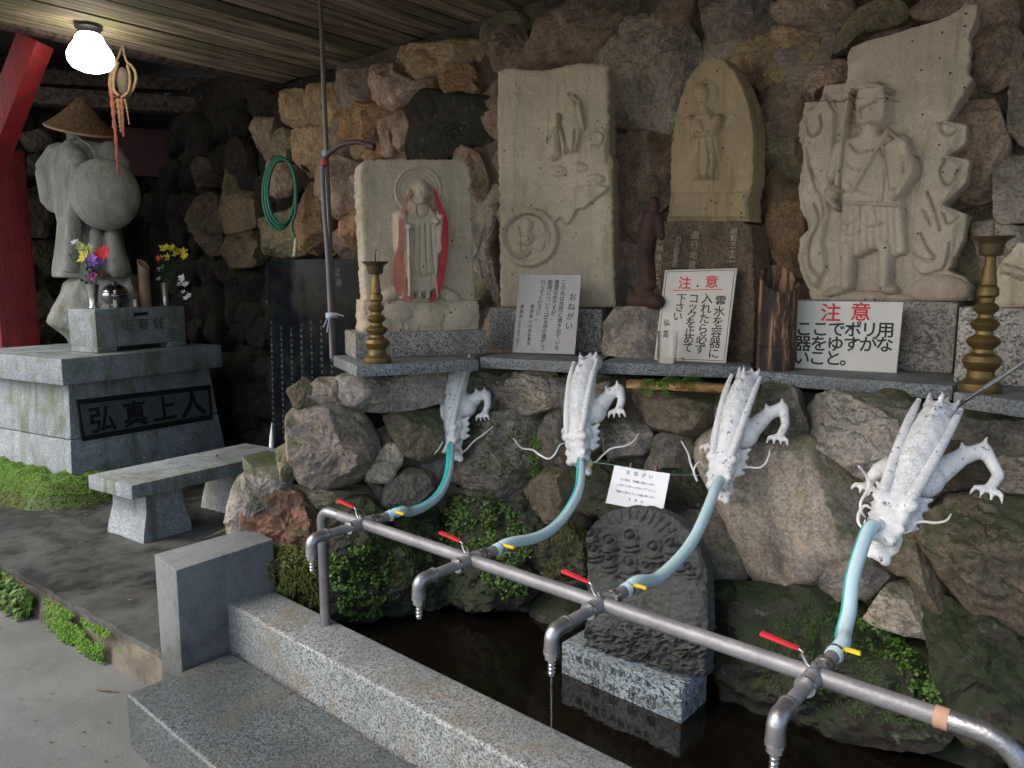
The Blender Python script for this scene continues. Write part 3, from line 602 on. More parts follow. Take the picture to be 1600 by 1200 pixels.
class Slab:
    """an upright carved slab: rows of photo pixels, left and right outline, relief height field on a vertical plane"""
    def __init__(s, P0, n, left, right, rows, cols):
        s.P0, s.n = A3(P0), unit(n); y0, y1 = left[0][1], left[-1][1]
        ys = np.linspace(y0, y1, rows); L = np.interp(ys, [p[1] for p in left], [p[0] for p in left]); Rr = np.interp(ys, [p[1] for p in right], [p[0] for p in right])
        t = np.linspace(0, 1, cols); s.X = L[:, None] + (Rr - L)[:, None] * t; s.Y = np.repeat(ys[:, None], cols, 1); s.H = np.zeros_like(s.X); s.rows, s.cols = rows, cols
    def top(s, pts):
        """uneven top outline: squeezes the rows"""
        y0, y1 = s.Y[0, 0], s.Y[-1, 0]; ty = np.interp(s.X, [p[0] for p in pts], [p[1] for p in pts]); s.Y = ty + (y1 - ty) * (s.Y - y0) / (y1 - y0); return s
    def up(s, h): s.H = np.maximum(s.H, h)
    def ell(s, cx, cy, rx, ry, h, rot=0, base=0, p=.5):
        c, sn = math.cos(rot), math.sin(rot); dx, dy = s.X - cx, s.Y - cy; a = (dx * c + dy * sn) / rx; b = (-dx * sn + dy * c) / ry
        q = 1 - a * a - b * b; s.H = np.where(q > 0, np.maximum(s.H, base + h * np.maximum(q, 0) ** p), s.H)
    def seg(s, x0, y0, x1, y1):
        dx, dy = x1 - x0, y1 - y0; t = np.clip(((s.X - x0) * dx + (s.Y - y0) * dy) / (dx * dx + dy * dy + 1e-9), 0, 1)
        return np.hypot(s.X - x0 - t * dx, s.Y - y0 - t * dy), t
    def cap(s, x0, y0, x1, y1, r0, r1, h, base=0):
        d, t = s.seg(x0, y0, x1, y1); q = 1 - (d / (r0 + (r1 - r0) * t)) ** 2; s.H = np.where(q > 0, np.maximum(s.H, base + h * np.sqrt(np.maximum(q, 0))), s.H)
    def dist(s, pts, closed=False):
        d = np.full_like(s.X, 1e9)
        for a, b in zip(pts, pts[1:] + ([pts[0]] if closed else [])):
            if a is b: continue
            d = np.minimum(d, s.seg(*a, *b)[0])
        return d
    def groove(s, pts, wd, dp, closed=False):
        if len(pts) > 2:
            q = [A3((*p, 0.)) for p in pts]
            if not closed: pts = [tuple(v[:2]) for v in spline(q, len(pts) * 4)]
        s.H = s.H - dp * np.exp(-(s.dist(pts, closed) / wd) ** 2)
    def poly(s, pts, h, bev, add=False):
        inside = np.zeros(s.X.shape, bool); j = len(pts) - 1
        for i in range(len(pts)):
            xi, yi = pts[i]; xj, yj = pts[j]
            inside ^= ((yi > s.Y) != (yj > s.Y)) & (s.X < (xj - xi) * (s.Y - yi) / (yj - yi + 1e-9) + xi); j = i
        q = np.clip(s.dist(pts, True) / bev, 0, 1); q = np.where(inside, q * q * (3 - 2 * q), 0)
        s.H = s.H + h * q if add else np.maximum(s.H, h * q)
    def ring(s, cx, cy, r, wd, h, ry=None):
        d = np.abs(np.hypot(s.X - cx, (s.Y - cy) * (r / (ry or r))) - r); s.H = np.maximum(s.H, s.H + h * np.exp(-(d / wd) ** 4))
    def rough(s, amp, k, seed=0):
        A = np.array([[noise.fractal(Vector((s.X[j, i] * k, s.Y[j, i] * k, seed)), .9, 2., 4) for i in range(s.cols)] for j in range(s.rows)]); s.H = s.H + amp * A
    def mesh(s, thick, gain=1.3):
        e = np.minimum(np.arange(s.cols), np.arange(s.cols)[::-1])[None, :] / 3.; f_ = np.minimum(np.arange(s.rows), np.arange(s.rows)[::-1])[:, None] / 3.
        we = np.exp(-e); wf = np.exp(-f_); sd_ = float(s.X[0, 0])
        nx = np.array([[noise.fractal(Vector((s.Y[j, i] * .09, (0 if i < s.cols / 2 else 50), sd_)), .8, 2., 4) for i in (0, s.cols - 1)] for j in range(s.rows)]); half = np.arange(s.cols) < s.cols / 2
        s.X = s.X + np.where(half[None, :], nx[:, :1], nx[:, 1:]) * 2.4 * we
        ny = np.array([noise.fractal(Vector((s.X[0, i] * .09, 9, sd_)), .8, 2., 4) for i in range(s.cols)])[None, :]; s.Y = s.Y + ny * 1.8 * np.where((np.arange(s.rows) < s.rows / 2)[:, None], wf, 0)
        s.H = s.H - 2.2 * np.maximum(np.exp(-e * 2.2), np.exp(-f_ * 2.2))
        n = s.n; D = (FW[None, None, :] + RT[None, None, :] * ((s.X - 800) / F)[..., None] - UP[None, None, :] * ((s.Y - 600) / F)[..., None])
        tt = np.dot(s.P0 - C0, n) / (D @ n); W = C0 + D * tt[..., None]; mpp = (tt / F)[..., None]
        fr = W + n * s.H[..., None] * mpp * gain; r, c = s.rows, s.cols
        mid = W - n * thick * .5; bk = W - n * thick
        V = fr.reshape(-1, 3).tolist(); Fc = [(j * c + i, (j + 1) * c + i, (j + 1) * c + i + 1, j * c + i + 1) for j in range(r - 1) for i in range(c - 1)]
        per = [(0, i) for i in range(c - 1, -1, -1)] + [(j, 0) for j in range(1, r)] + [(r - 1, i) for i in range(1, c)] + [(j, c - 1) for j in range(r - 2, 0, -1)]
        prev = [j * c + i for j, i in per]
        for k, (L, ins) in enumerate(((mid, 0), (bk, 0))):
            st_ = len(V); V += [L[j, i].tolist() for j, i in per]; cur = list(range(st_, len(V))); m = len(per)
            Fc += [(prev[q], prev[(q + 1) % m], cur[(q + 1) % m], cur[q]) for q in range(m)]; prev = cur
        Fc.append(tuple(reversed(prev)))
        return A3(V), Fc
def upright(l, r, z):
    """vertical plane through two pixels that touch the level z; returns point, normal towards the viewer, right axis"""
    a, b_ = atz(*l, z), atz(*r, z); d = unit(b_ - a); return (a + b_) / 2, A3([d[1], -d[0], 0]), d
def block_on(name, parent, l, r, z, ztop, depth, mat, inset=0, bv=.006, back0=0.):
    a, b_ = atz(*l, z), atz(*r, z); d = unit(b_ - a); nb = A3([-d[1], d[0], 0]); a = a + nb * back0; b_ = b_ + nb * back0
    V, Fc = hexa([a, b_, b_ + nb * depth, a + nb * depth], [p + A3([0, 0, ztop - z]) for p in (a, b_, b_ + nb * depth, a + nb * depth)])
    return obj(name, *bevel(V, Fc, bv, 2), mat, parent)
def zat(x, y, P0, n): return hit(x, y, P0, n)[2]

# --- ribboned monk carving (left)
P0, n, d = upright((556,561), (761,553), ZS)
zb = zat(660, 518, P0, n); th = thing('jizo_carving', 'rounded pale stone slab carved with a standing monk draped in a faded red ribbon band', 'carved slab', P0)
block_on('granite_base', th, (556,561), (761,553), ZS, zb, .24, GRANW)
Pj = P0 - n * .05
s = Slab(Pj - n * .0, n, [(569,470),(569,521)], [(749,471),(749,521)], 26, 70); s.rough(1.2, .05, 3)
s.groove([(600,476),(612,490),(628,498),(634,520)], 1.6, 2.5); s.groove([(650,478),(660,495),(655,519)], 1.6, 2.); s.groove([(690,476),(705,482),(694,498),(690,519)], 1.6, 2.5); s.groove([(575,490),(590,500),(600,519)], 1.6, 2.)
for cx, cy in ((622,488),(672,496),(720,495),(590,505)): s.ell(cx, cy, 22, 16, 3)
obj('rock_plinth', *s.mesh(.17), STELE, th, sharp=50)
Ps = Pj - n * .03
s = Slab(Ps, n, [(575,249),(568,252),(563,258),(561,270),(571,474)], [(715,249),(727,253),(733,261),(736,274),(744,474)], 170, 130)
s.rough(.7, .08, 1)
s.ring(653,297,36,3.0,2.2); s.ring(653,297,30,1.5,1.2); s.groove([(653+38*math.cos(a), 297+38*math.sin(a)) for a in np.linspace(math.pi*.75, math.pi*2.25, 20)], 1.2, 1.8)
s.poly([(640,312),(668,312),(686,332),(692,365),(690,420),(684,455),(672,466),(634,466),(624,455),(618,420),(616,365),(624,332)], 15, 13)
s.cap(625,340,628,385,13,14,17); s.cap(684,340,682,390,12,13,17)
s.ell(655,300,15.5,19,20); s.ell(655,312,10,12,17); s.ell(639,302,3.5,8,12); s.ell(671,302,3.5,8,12)
s.groove([(651,296),(653,303),(652,306)], 1.0, 1.2); s.groove([(647,312),(655,314),(662,312)], 1.0, 1.2); s.groove([(645,297),(650,298)], 1.0, 1.); s.groove([(659,298),(664,297)], 1.0, 1.)
s.ell(634,356,9,8,22); s.ell(676,348,9,8,22); s.cap(632,360,634,462,2.6,2.6,21)
s.groove([(647,322),(648,336),(656,341),(664,336),(665,322)], 1.2, 2.4)
for x0, x1 in ((645,640),(652,652),(660,663),(668,674)): s.groove([(x0,352),((x0+x1)/2,395),(x1,430)], 1.3, 2.0)
s.groove([(640,425),(655,432),(672,428)], 1.4, 2.2)
for cx in (628,640,652,664,676): s.cap(cx, 436, cx + (cx - 652) * .1, 464, 6, 5, 15)
s.ell(608,462,24,11,10,-.5); s.ell(700,462,24,11,10,.5); s.ell(655,470,40,8,10)
obj('slab', *s.mesh(.11), STELE, th, sharp=55)
RIB = plain('faded_ribbon', (.46, .17, .12), .8, 0, .3, 120, .3); RIB2 = plain('red_ribbon', (.42, .035, .04), .8, 0, .3, 120, .3)
def ribbon(path, wid, lift, mat, parent, nm):
    V, Fc = [], []; Q = spline([(x, y, w_) for (x, y), w_ in zip(path, wid)], 28); lf = np.interp(np.linspace(0, 1, 28), np.linspace(0, 1, len(lift)), lift)
    for k, (x, y, w_) in enumerate(Q):
        h_ = lf[k]
        for s_ in (-1, 1):
            for e in (0, 1): V.append(hit(x + s_ * w_ / 2, y, Ps, n) + n * (h_ + (.004 if s_ > 0 else 0) - e * .0015))
    for k in range(27):
        a = 4 * k; Fc += [(a, a + 2, a + 6, a + 4), (a + 1, a + 5, a + 7, a + 3), (a, a + 4, a + 5, a + 1), (a + 2, a + 3, a + 7, a + 6)]
    return obj(nm, V, Fc, mat, parent)
rb = thing('ribbon_band', 'faded red cloth band looped over the shoulders of the carved monk', 'ribbon', hit(653, 470, Ps, n) + n * .03)
ribbon([(637,298),(628,325),(622,345),(621,380),(618,415),(621,448),(634,471)], [3,6,7,8,17,19,8], [.045,.05,.055,.06,.055,.05,.045], RIB, rb, 'faded_strap')
ribbon([(673,298),(680,320),(687,345),(688,378),(686,415),(679,450),(669,471)], [3,7,11,11,10,9,7], [.045,.05,.058,.06,.055,.05,.045], RIB2, rb, 'red_strap')

# --- tall slab with cloud, figure and round medallion
P0, n, d = upright((766,545), (940,551), ZS); zb = zat(860, 482, P0, n)
th = thing('medallion_slab', 'tall rectangular pale stone slab carved with clouds, a figure and a round medallion', 'carved slab', P0)
block_on('granite_base', th, (764,545), (940,551), ZS, zb, .26, GRANW)
Pt = P0 - n * .035
s = Slab(Pt, n, [(777,108),(776,200),(779,300),(780,400),(781,480)], [(951,108),(951,244),(953,246),(957,252),(958,260),(955,270),(956,300),(958,400),(961,480)], 210, 130)
s.top([(776,111),(788,106),(800,104),(815,108),(850,109),(875,104),(905,97),(925,99),(952,101)]); s.rough(.7, .07, 8)
s.groove([(800,128),(812,122),(822,126),(832,127),(842,135),(854,144),(842,150),(820,145),(800,142),(792,133)], 1.1, 2.6)
s.groove([(846,128),(866,127)], 1.1, 1.8); s.groove([(860,142),(870,145),(880,138),(892,137),(905,141)], 1.3, 2.)
s.poly([(880,215),(876,190),(877,165),(882,148),(889,142),(899,150),(906,165),(912,185),(912,215),(905,240),(890,245)], 4.5, 7)
s.cap(896,150,906,160,3,3,5); s.cap(906,164,912,200,4,4,6); s.cap(905,168,908,180,5,5,6)
s.ell(872,184,5.5,6.5,8); s.cap(872,190,865,240,4,12,6); s.cap(868,202,858,220,4,6,7); s.cap(878,205,884,235,3,6,6)
s.groove([(862,200),(857,225),(850,265)], 1.2, 2.8); s.groove([(880,205),(885,225),(886,245),(882,258),(872,257)], 1.2, 2.6)
for q in ([(829,190),(833,200),(836,208)], [(827,219),(838,221),(843,228)], [(827,236),(836,238),(845,246),(852,248)], [(862,260),(870,256),(878,260),(885,250)]): s.groove(q, 1.8, 4.)
s.groove([(910,212),(911,235),(918,250),(930,262),(945,267),(957,267)], 2.0, 6.); s.poly([(915,230),(922,200),(950,196),(953,262),(935,258),(922,248)], 2.5, 8, True)
for q in ([(862,281),(872,279),(880,275)], [(885,283),(900,285),(915,282),(925,276)], [(925,276),(924,288)], [(935,276),(948,273)], [(875,100),(885,120),(888,136)], [(900,104),(902,118)], [(930,112),(926,132),(934,148),(950,148)]): s.groove(q, 1.6, 3.)
s.poly([(868,326),(876,314),(886,308),(892,294),(930,286),(956,292),(948,302),(930,315),(915,328),(904,330),(898,342),(890,353),(882,352),(878,342),(868,350),(862,345)], 4.0, 4)
for q in ([(838,205),(846,198),(852,206),(846,214)], [(850,226),(842,234),(834,230)], [(893,258),(905,252),(915,262),(905,272),(890,270)], [(922,210),(932,205),(944,212),(940,226),(928,228)], [(860,150),(872,158),(884,150)], [(900,205),(898,230),(892,250)]): s.groove(q, 1.4, 2.6)
s.ell(905,262,14,8,3.5); s.ell(930,280,16,8,4); s.ell(872,268,14,9,3.5); s.ring(827,371,41,5.5,4.5); s.poly([(827+36*math.cos(a), 371+38*math.sin(a)) for a in np.linspace(0, 6.28, 28)[:-1]], 2.0, 5)
s.ell(824,352,11,12,4,0,2); s.ell(826,373,11,10,4,.3,2); s.ell(816,390,15,9,3.5,.4,2); s.groove([(806,345),(820,336),(838,338),(850,348),(856,360)], 1.1, 2.4); s.groove([(812,354),(815,372),(818,392)], 1.1, 2.4); s.groove([(820,372),(827,368),(831,374),(825,378)], 1.1, 2.); s.groove([(818,396),(832,390),(848,392),(854,376)], 1.1, 2.2)
s.groove([(806,402),(822,404),(830,395)], 1.3, 2.)
obj('slab', *s.mesh(.13, 1.85), STELE, th, sharp=55)

# --- mandorla Buddha on the inscribed brown rock
pr = ((0, 2.82, 0), A3([0., -1, 0])); zc = hit(1105, 345, *pr)[2]
th = thing('inscribed_rock', 'rough brown rock with faint incised writing, behind the white handwritten sign', 'rock', hit(1105, 565, *pr))
INSC = m_rock('inscribed_rock', .05, .1)
s = Slab(*pr, [(1036,347),(1022,356),(1020,380),(1017,420),(1021,480),(1018,560),(1018,580)], [(1150,347),(1172,352),(1176,400),(1178,450),(1176,520),(1174,580)], 90, 70); s.top([(1017,352),(1040,345),(1100,345),(1150,342),(1180,348)]); s.rough(5, .025, 4); s.rough(1.5, .1, 5)
obj('rock_face', *s.mesh(.16), INSC, th, color=(.19, .145, .10))
WCH = plain('incised_pale', (.42, .37, .30), .9)
it = column('昭和三十二', 1147, 361, 1144, 405, 11) + column('遊行地蔵', 1087, 367, 1082, 414, 13) + column('西天野音吉', 1060, 374, 1054, 412, 11) + column('小林権右ェ門', 1032, 374, 1027, 445, 12)
print_on(th, 'lettering', WCH, it, A3(pr[0]) + pr[1] * .018, pr[1], A3([1., 0, 0]), A3([0, 0, 1.]))
pb_ = ((0, 2.84, 0), A3([0., -1, 0])); th = thing('mandorla_buddha', 'pointed-oval old stone slab with a worn standing figure, set on the inscribed rock', 'carved slab', hit(1107, 345, *pb_))
s = Slab((0, 2.82, 0), pb_[1], [(1048,88),(1047,250),(1045,290),(1044,318),(1041,346)], [(1176,88),(1175,225),(1173,262),(1168,295),(1170,346)], 170, 100)
s.top([(1041,250),(1048,226),(1054,190),(1062,155),(1072,128),(1085,107),(1098,93),(1113,86),(1128,91),(1145,108),(1158,132),(1168,160),(1174,192),(1178,225)]); s.rough(1.2, .06, 11)
s.poly([(1062,180),(1075,140),(1105,118),(1145,140),(1160,185),(1160,260),(1150,290),(1070,290),(1060,250)], -3, 14, True)
s.ell(1104,147,20,23,4); s.ell(1099,148,13.5,18,11); s.cap(1099,165,1101,178,7,10,6)
s.poly([(1086,172),(1116,170),(1128,190),(1130,230),(1126,285),(1080,285),(1076,235),(1078,190)], 8, 12); s.cap(1080,188,1088,215,8,8,10); s.cap(1124,186,1114,212,8,8,10); s.cap(1090,214,1112,210,6,6,12); s.cap(1096,192,1100,205,6,7,11)
for q in ([(1085,195),(1083,240),(1078,280)], [(1118,215),(1122,250),(1118,284)], [(1098,222),(1096,260),(1100,285)], [(1108,220),(1112,250),(1108,285)]): s.groove(q, 1.6, 2.6)
s.groove([(1046,297),(1075,294),(1110,291),(1140,291),(1168,297)], 2., 5.); s.poly([(1046,300),(1168,298),(1172,343),(1042,343)], 3, 6); s.groove([(1095,147),(1103,147)], 1.2, 1.4); s.groove([(1095,157),(1103,157)], 1.2, 1.4)
obj('slab', *s.mesh(.12), STELED, th, sharp=55)

# --- flaming guardian
P0, n, d = upright((1243,568), (1486,584), ZS); zb = zat(1370, 470, P0, n)
th = thing('flame_guardian', 'large pale stone carving of a sword-bearing guardian in leaping flames, tallest of the row', 'carved slab', P0)
block_on('granite_base', th, (1243,568), (1488,584), ZS, zb, .24, GRANW)
print_on(th, 'incised_marks', plain('incised_dark', (.12, .11, .1), .9), [('ふ', 1450, 520, 44), ('ろ', 1456, 548, 30)], P0, n, d, A3([0, 0, 1.]))
Pf = P0 - n * .07
s = Slab(Pf, n, [(1508,6),(1500,14),(1480,26),(1452,36),(1422,44),(1392,54),(1352,64),(1330,74),(1323,84),(1324,120),(1320,131),(1288,132),(1282,152),(1280,159),(1256,160),(1256,172),(1250,190),(1247,212),(1255,240),(1252,265),(1247,290),(1249,325),(1262,348),(1262,358),(1250,372),(1246,400),(1250,425),(1262,450),(1268,470)],
        [(1527,6),(1526,25),(1512,62),(1517,67),(1512,115),(1520,122),(1505,145),(1480,189),(1511,195),(1507,225),(1484,243),(1515,250),(1509,285),(1474,320),(1511,335),(1504,375),(1482,423),(1507,433),(1518,448),(1516,470)], 260, 170)
s.rough(.8, .06, 21)
for q in ([(1330,80),(1340,72),(1352,66)], [(1342,84),(1356,72),(1368,64)], [(1356,86),(1372,70),(1384,60)], [(1400,58),(1412,48),(1424,42)], [(1440,45),(1450,36),(1460,30)], [(1452,58),(1462,42),(1476,30)], [(1470,40),(1482,28)], [(1492,90),(1508,72)], [(1485,150),(1505,128),(1516,120)], [(1480,160),(1502,140)]): s.groove(q, 1.8, 4.)
s.poly([(1256,170),(1270,165),(1290,140),(1300,150),(1312,170),(1308,260),(1300,330),(1292,380),(1298,420),(1280,455),(1262,445),(1249,400),(1262,355),(1250,310),(1252,230)], 7, 10)
s.groove([(1260,168),(1262,195),(1268,212),(1278,212),(1286,200),(1284,182)], 2.0, 5.); s.groove([(1292,150),(1300,165),(1306,175)], 2, 5.); s.groove([(1262,230),(1270,270),(1280,300)], 2., 4.); s.groove([(1266,262),(1280,290),(1290,330),(1285,350)], 2., 4.); s.groove([(1275,320),(1282,345),(1268,380),(1268,415),(1285,435)], 2., 5.)
s.poly([(1436,250),(1450,190),(1480,185),(1506,198),(1500,230),(1490,244),(1508,254),(1500,290),(1485,320),(1504,338),(1496,380),(1484,425),(1440,440),(1420,420),(1424,330)], 6, 12)
for q in ([(1472,190),(1472,205),(1486,212),(1502,198)], [(1478,250),(1470,272),(1482,290),(1498,275),(1508,256)], [(1440,365),(1452,390),(1462,402),(1450,408),(1430,398)], [(1476,335),(1482,350),(1500,342)], [(1485,380),(1480,410),(1465,432),(1440,440)], [(1420,410),(1440,430),(1470,425)], [(1450,300),(1462,330),(1470,360)], [(1445,330),(1455,352)]): s.groove(q, 2.0, 5.)
s.groove([(1376,110),(1384,92),(1398,86),(1412,92),(1420,108),(1412,128),(1396,136)], 1.5, 2.2); s.groove([(1444,96),(1452,110),(1456,130)], 1.5, 2.); s.groove([(1392,98),(1404,97)], 1.6, 2.5)
# body
s.poly([(1318,212),(1340,206),(1388,204),(1412,214),(1426,238),(1424,280),(1416,330),(1314,332),(1308,290),(1312,240)], 13, 14)
for x_ in range(1322, 1412, 11): s.cap(x_ * .5 + 1362 * .5 + (x_ - 1362) * .4, 318, x_, 388 - 6 * math.cos(x_ * .11), 9, 9.5, 14.5 - .04 * abs(x_ - 1362))
s.cap(1326, 318, 1404, 322, 5, 5, 17); s.cap(1366, 320, 1374, 352, 5, 4, 17)
s.cap(1412,224,1428,268,13,13,19); s.cap(1428,268,1408,302,12,10,21); s.ell(1400,306,12,13,24); s.cap(1316,232,1303,275,12,11,17); s.ell(1303,302,13,14,19); s.cap(1296,308,1310,325,6,6,19)
s.cap(1330,152,1312,290,5.5,5.5,17); s.cap(1296,300,1322,300,4,4,20)
s.poly([(1333,160),(1338,140),(1352,128),(1378,126),(1396,138),(1402,160),(1400,190),(1388,206),(1350,210),(1334,200)], 22, 15)
s.poly([(1332,152),(1340,136),(1356,130),(1376,130),(1392,138),(1400,152),(1370,148),(1346,150)], 25, 6)
s.cap(1362,206,1362,214,16,22,15); s.groove([(1332,228),(1345,240),(1368,236),(1390,225),(1402,214)], 1.7, 4.5); s.cap(1390,206,1420,228,4,5,20)
s.groove([(1334,168),(1346,172),(1352,173)], 1.6, 4.); s.groove([(1356,173),(1364,168),(1374,164)], 1.6, 4.); s.cap(1350,176,1350,188,2.5,6,27); s.groove([(1340,197),(1352,199),(1366,196)], 1.3, 3.); s.ell(1342,178,5,3,25); s.ell(1366,176,5.5,3,25)
s.cap(1388, 212, 1335, 300, 6, 7, 17); s.cap(1382, 228, 1392, 300, 5, 5, 16)
for q in ([(1380,235),(1386,270),(1384,315)], [(1326,256),(1340,268),(1356,264)], [(1330,285),(1345,300),(1365,306)], [(1318,345),(1330,352),(1342,346)], [(1352,350),(1366,356),(1384,350)], [(1320,362),(1335,368),(1350,362)]): s.groove(q, 1.4, 2.6)
for k_ in range(7): s.ell(1338 + k_ * 9.5, 146 - 9 * math.sin(k_ / 6 * 3.14), 5, 5, 27)
s.cap(1328,388,1326,446,15,12,17); s.cap(1386,386,1385,444,14,12,18); s.ell(1310,456,26,9,15,-.25); s.ell(1390,452,18,10,16,.15)
s.ell(1350,468,80,14,12); s.ell(1470,455,48,26,14)
obj('figure_slab', *s.mesh(.16), STELEF, th, sharp=60)
# --- part of a further carving at the right edge
th = thing('pale_carving', 'plain pale stone carving on a granite block beyond the right candlestick', 'carved slab', aty(1575, 600, 2.62))
V, Fc = box(*sorted((aty(1497, 500, 2.64)[0], aty(1497, 500, 2.64)[0] + .6)), 2.64, 2.95, 1.19, aty(1560, 481, 2.64)[2]); obj('granite_base', *bevel(V, Fc, .006, 2), GRANW, th)
s = Slab((0, 2.68, 0), (0, -1, 0), [(1590,380),(1566,410),(1556,418),(1550,440),(1545,480)], [(1680,380),(1700,410),(1700,480),(1700,481),(1700,482)], 40, 40); s.rough(2, .04, 2); s.cap(1570,420,1600,430,8,8,10); s.groove([(1550,432),(1580,428),(1610,440)], 2, 3)
obj('carved_stone', *s.mesh(.2), STELE, th)

# --- rock ledge and carved wood figure between the slabs
th = thing('layered_rock', 'layered grey-brown rock lying between two granite shelves beneath the dark wooden figure', 'rock', aty(990, 565, 2.68))
V, Fc = stone_mesh([aty(x, y, 2.66) for x, y in [(946,570),(944,540),(955,500),(965,484),(1000,480),(1030,482),(1036,520),(1034,572)]], (0, -1, 0), .06, .18, 77, 60, 1.2, 6); obj('rock', V, Fc, ROCK, th, color=GY)
yw = 2.66
def pc(x0, y0, x1, y1, r0, r1, d0=0., d1=0., yy=yw, k=9):
    a, b_ = aty(x0, y0, yy), aty(x1, y1, yy); a = a + A3([0, d0, 0]); b_ = b_ + A3([0, d1, 0]); m = dep(a) / F
    P = [a + (b_ - a) * t for t in np.linspace(0, 1, 7)]; rr = [(r0 + (r1 - r0) * t) * m for t in np.linspace(0, 1, 7)]
    e0, e1 = P[0] - unit(P[1] - P[0]) * rr[0] * .7, P[-1] + unit(P[1] - P[0]) * rr[-1] * .7
    return tube([e0] + P + [e1], [rr[0] * .45] + rr + [rr[-1] * .45], 12)
V, Fc = organic([pc(1022,312,1024,326,8,9), pc(1020,335,1008,400,12,15), pc(1008,400,1014,450,15,12), pc(1014,350,1002,372,9,5), pc(1000,368,1006,430,3,4), pc(990,470,1030,472,15,12,0,0), pc(985,455,995,470,6,10), pc(1004,440,1006,468,9,12), pc(1030,340,1034,372,7,6)], .006, 3)
tag(obj('wooden_figure', V, Fc, plain('dark_red_wood', (.05, .02, .012), .75, 0, .6, 50, .45)), 'dark reddish carved wooden figure standing between the tall slab and the inscribed rock', 'figurine')

# ================================================================== SIGNS
def board(name, label, cat, P0, n, u, px, th, mat, items, extra=(), rounded=0):
    """px: four outline pixels TL, TR, BR, BL on the plane"""
    C = [hit(x, y, P0, n) for x, y in px]; v = unit(np.cross(n, u))
    t_ = thing(name, label, cat, (C[2] + C[3]) / 2)
    V, Fc = hexa([C[3] - n * th, C[2] - n * th, C[1] - n * th, C[0] - n * th], [C[3], C[2], C[1], C[0]])
    V, Fc = bevel(V, Fc, min(th * .35, .0015), 1) if not rounded else (V, Fc)
    obj('panel', V, Fc, mat, t_, sharp=30)
    for nm, m_, it_, off in items:
        print_on(t_, nm, m_, it_, P0, n, u, v, .0009, off)
    for nm, m_, pts, w_ in extra:      # drawn lines: list of pixel polylines
        parts = []
        for a, b_ in pts:
            A_, B_ = hit(*a, P0, n) + n * .0008, hit(*b_, P0, n) + n * .0008; q = unit(np.cross(n, B_ - A_)) * w_ / 2; parts.append(([A_ - q, B_ - q, B_ + q, A_ + q], [(0, 1, 2, 3)]))
        obj(nm, *merge(parts), m_, t_, False)
    return t_
def leaning(l, r, z, lean):
    a, b_ = atz(*l, z), atz(*r, z); d = unit(b_ - a); nh = A3([d[1], -d[0], 0]); n = unit(nh * math.cos(lean) + A3([0, 0, math.sin(lean)])); return (a + b_) / 2, n, d
CREAM = plain('cream_board', (.66, .60, .50), .55, 0, .15, 40, .08); WBOARD = plain('white_board', (.72, .68, .60), .55, 0, .15, 40, .08); ALU = plain('brushed_plate', (.24, .23, .215), .4, .3, .1, 200, .06)
P0, n, u = leaning((800,551), (897,556), ZS, R(11)); v = np.cross(n, u)
T = column('おねがい', 895, 464, 889, 509, 13) + column('この水は自然に湧き出ている', 881, 441, 870, 543, 9) + column('清澄な水ですが、', 870, 441, 864, 497, 9) + column('飲用については各自の責任で', 860, 441, 848, 543, 9) + column('行ってください。', 849, 441, 840, 497, 9) + column('管理者', 832, 479, 830, 494, 6.5) + column('穴の谷弘真会', 829, 503, 826, 536, 6.5) + column('連絡先', 816, 479, 814, 494, 6.5) + column('〇七六・四七・四七一二', 812, 502, 808, 543, 5.5)
board('notice_plate', 'brushed metal plate with black printed Japanese columns leaning on the tall slab', 'notice', P0, n, u, [(812,428),(909,429),(898,554),(800,551)], .006, ALU, [('lettering', BLACKI, T, .012)])
P0, n, u = leaning((1022,562), (1134,567), ZS, R(13))
T = column('霊水を容器に', 1126, 470, 1115, 552, 18) + column('入れたら必ず', 1105, 466, 1094, 545, 18) + column('コックを止めて、', 1084, 466, 1073, 556, 17) + column('下さい', 1065, 466, 1059, 494, 16) + column('弘真', 1042, 504, 1040, 521, 11)
board('warning_sign', 'cream sign with handwritten black columns under a red heading, glass in front', 'sign', P0, n, u, [(1039,422),(1152,419),(1134,568),(1022,562)], .008, CREAM,
      [('lettering', BLACKI, T, .012), ('heading', REDI, [('注', 1070, 442, 21), ('意', 1112, 440, 21)], .014), ('dot', BLACKI, [('・', 1090, 447, 14)], .02)],
      [('underline', REDI, [((1051,454), (1129,452))], .003), ('border', BLACKI, [((1042,425), (1148,422)), ((1148,422), (1131,564)), ((1131,564), (1026,559)), ((1026,559), (1042,425))], .0022)])
P0, n, u = leaning((1240,575), (1401,583), ZS, R(3))
lines = []
for s_, x0, x1, y in (('ここでポリ用', 1256, 1384, 513), ('器をゆすがな', 1254, 1382, 536), ('いこと。', 1252, 1326, 558)): lines += column(s_, x0, y, x1, y + 2, 26)
board('notice_board', 'wide white board with three lines of heavy black lettering and red heading', 'sign', P0, n, u, [(1242,470),(1412,472),(1401,583),(1240,575)], .008, WBOARD, [('lettering', BLACKI, lines, .018), ('heading', REDI, [('注', 1298, 488, 30), ('意', 1345, 487, 30)], .016)])

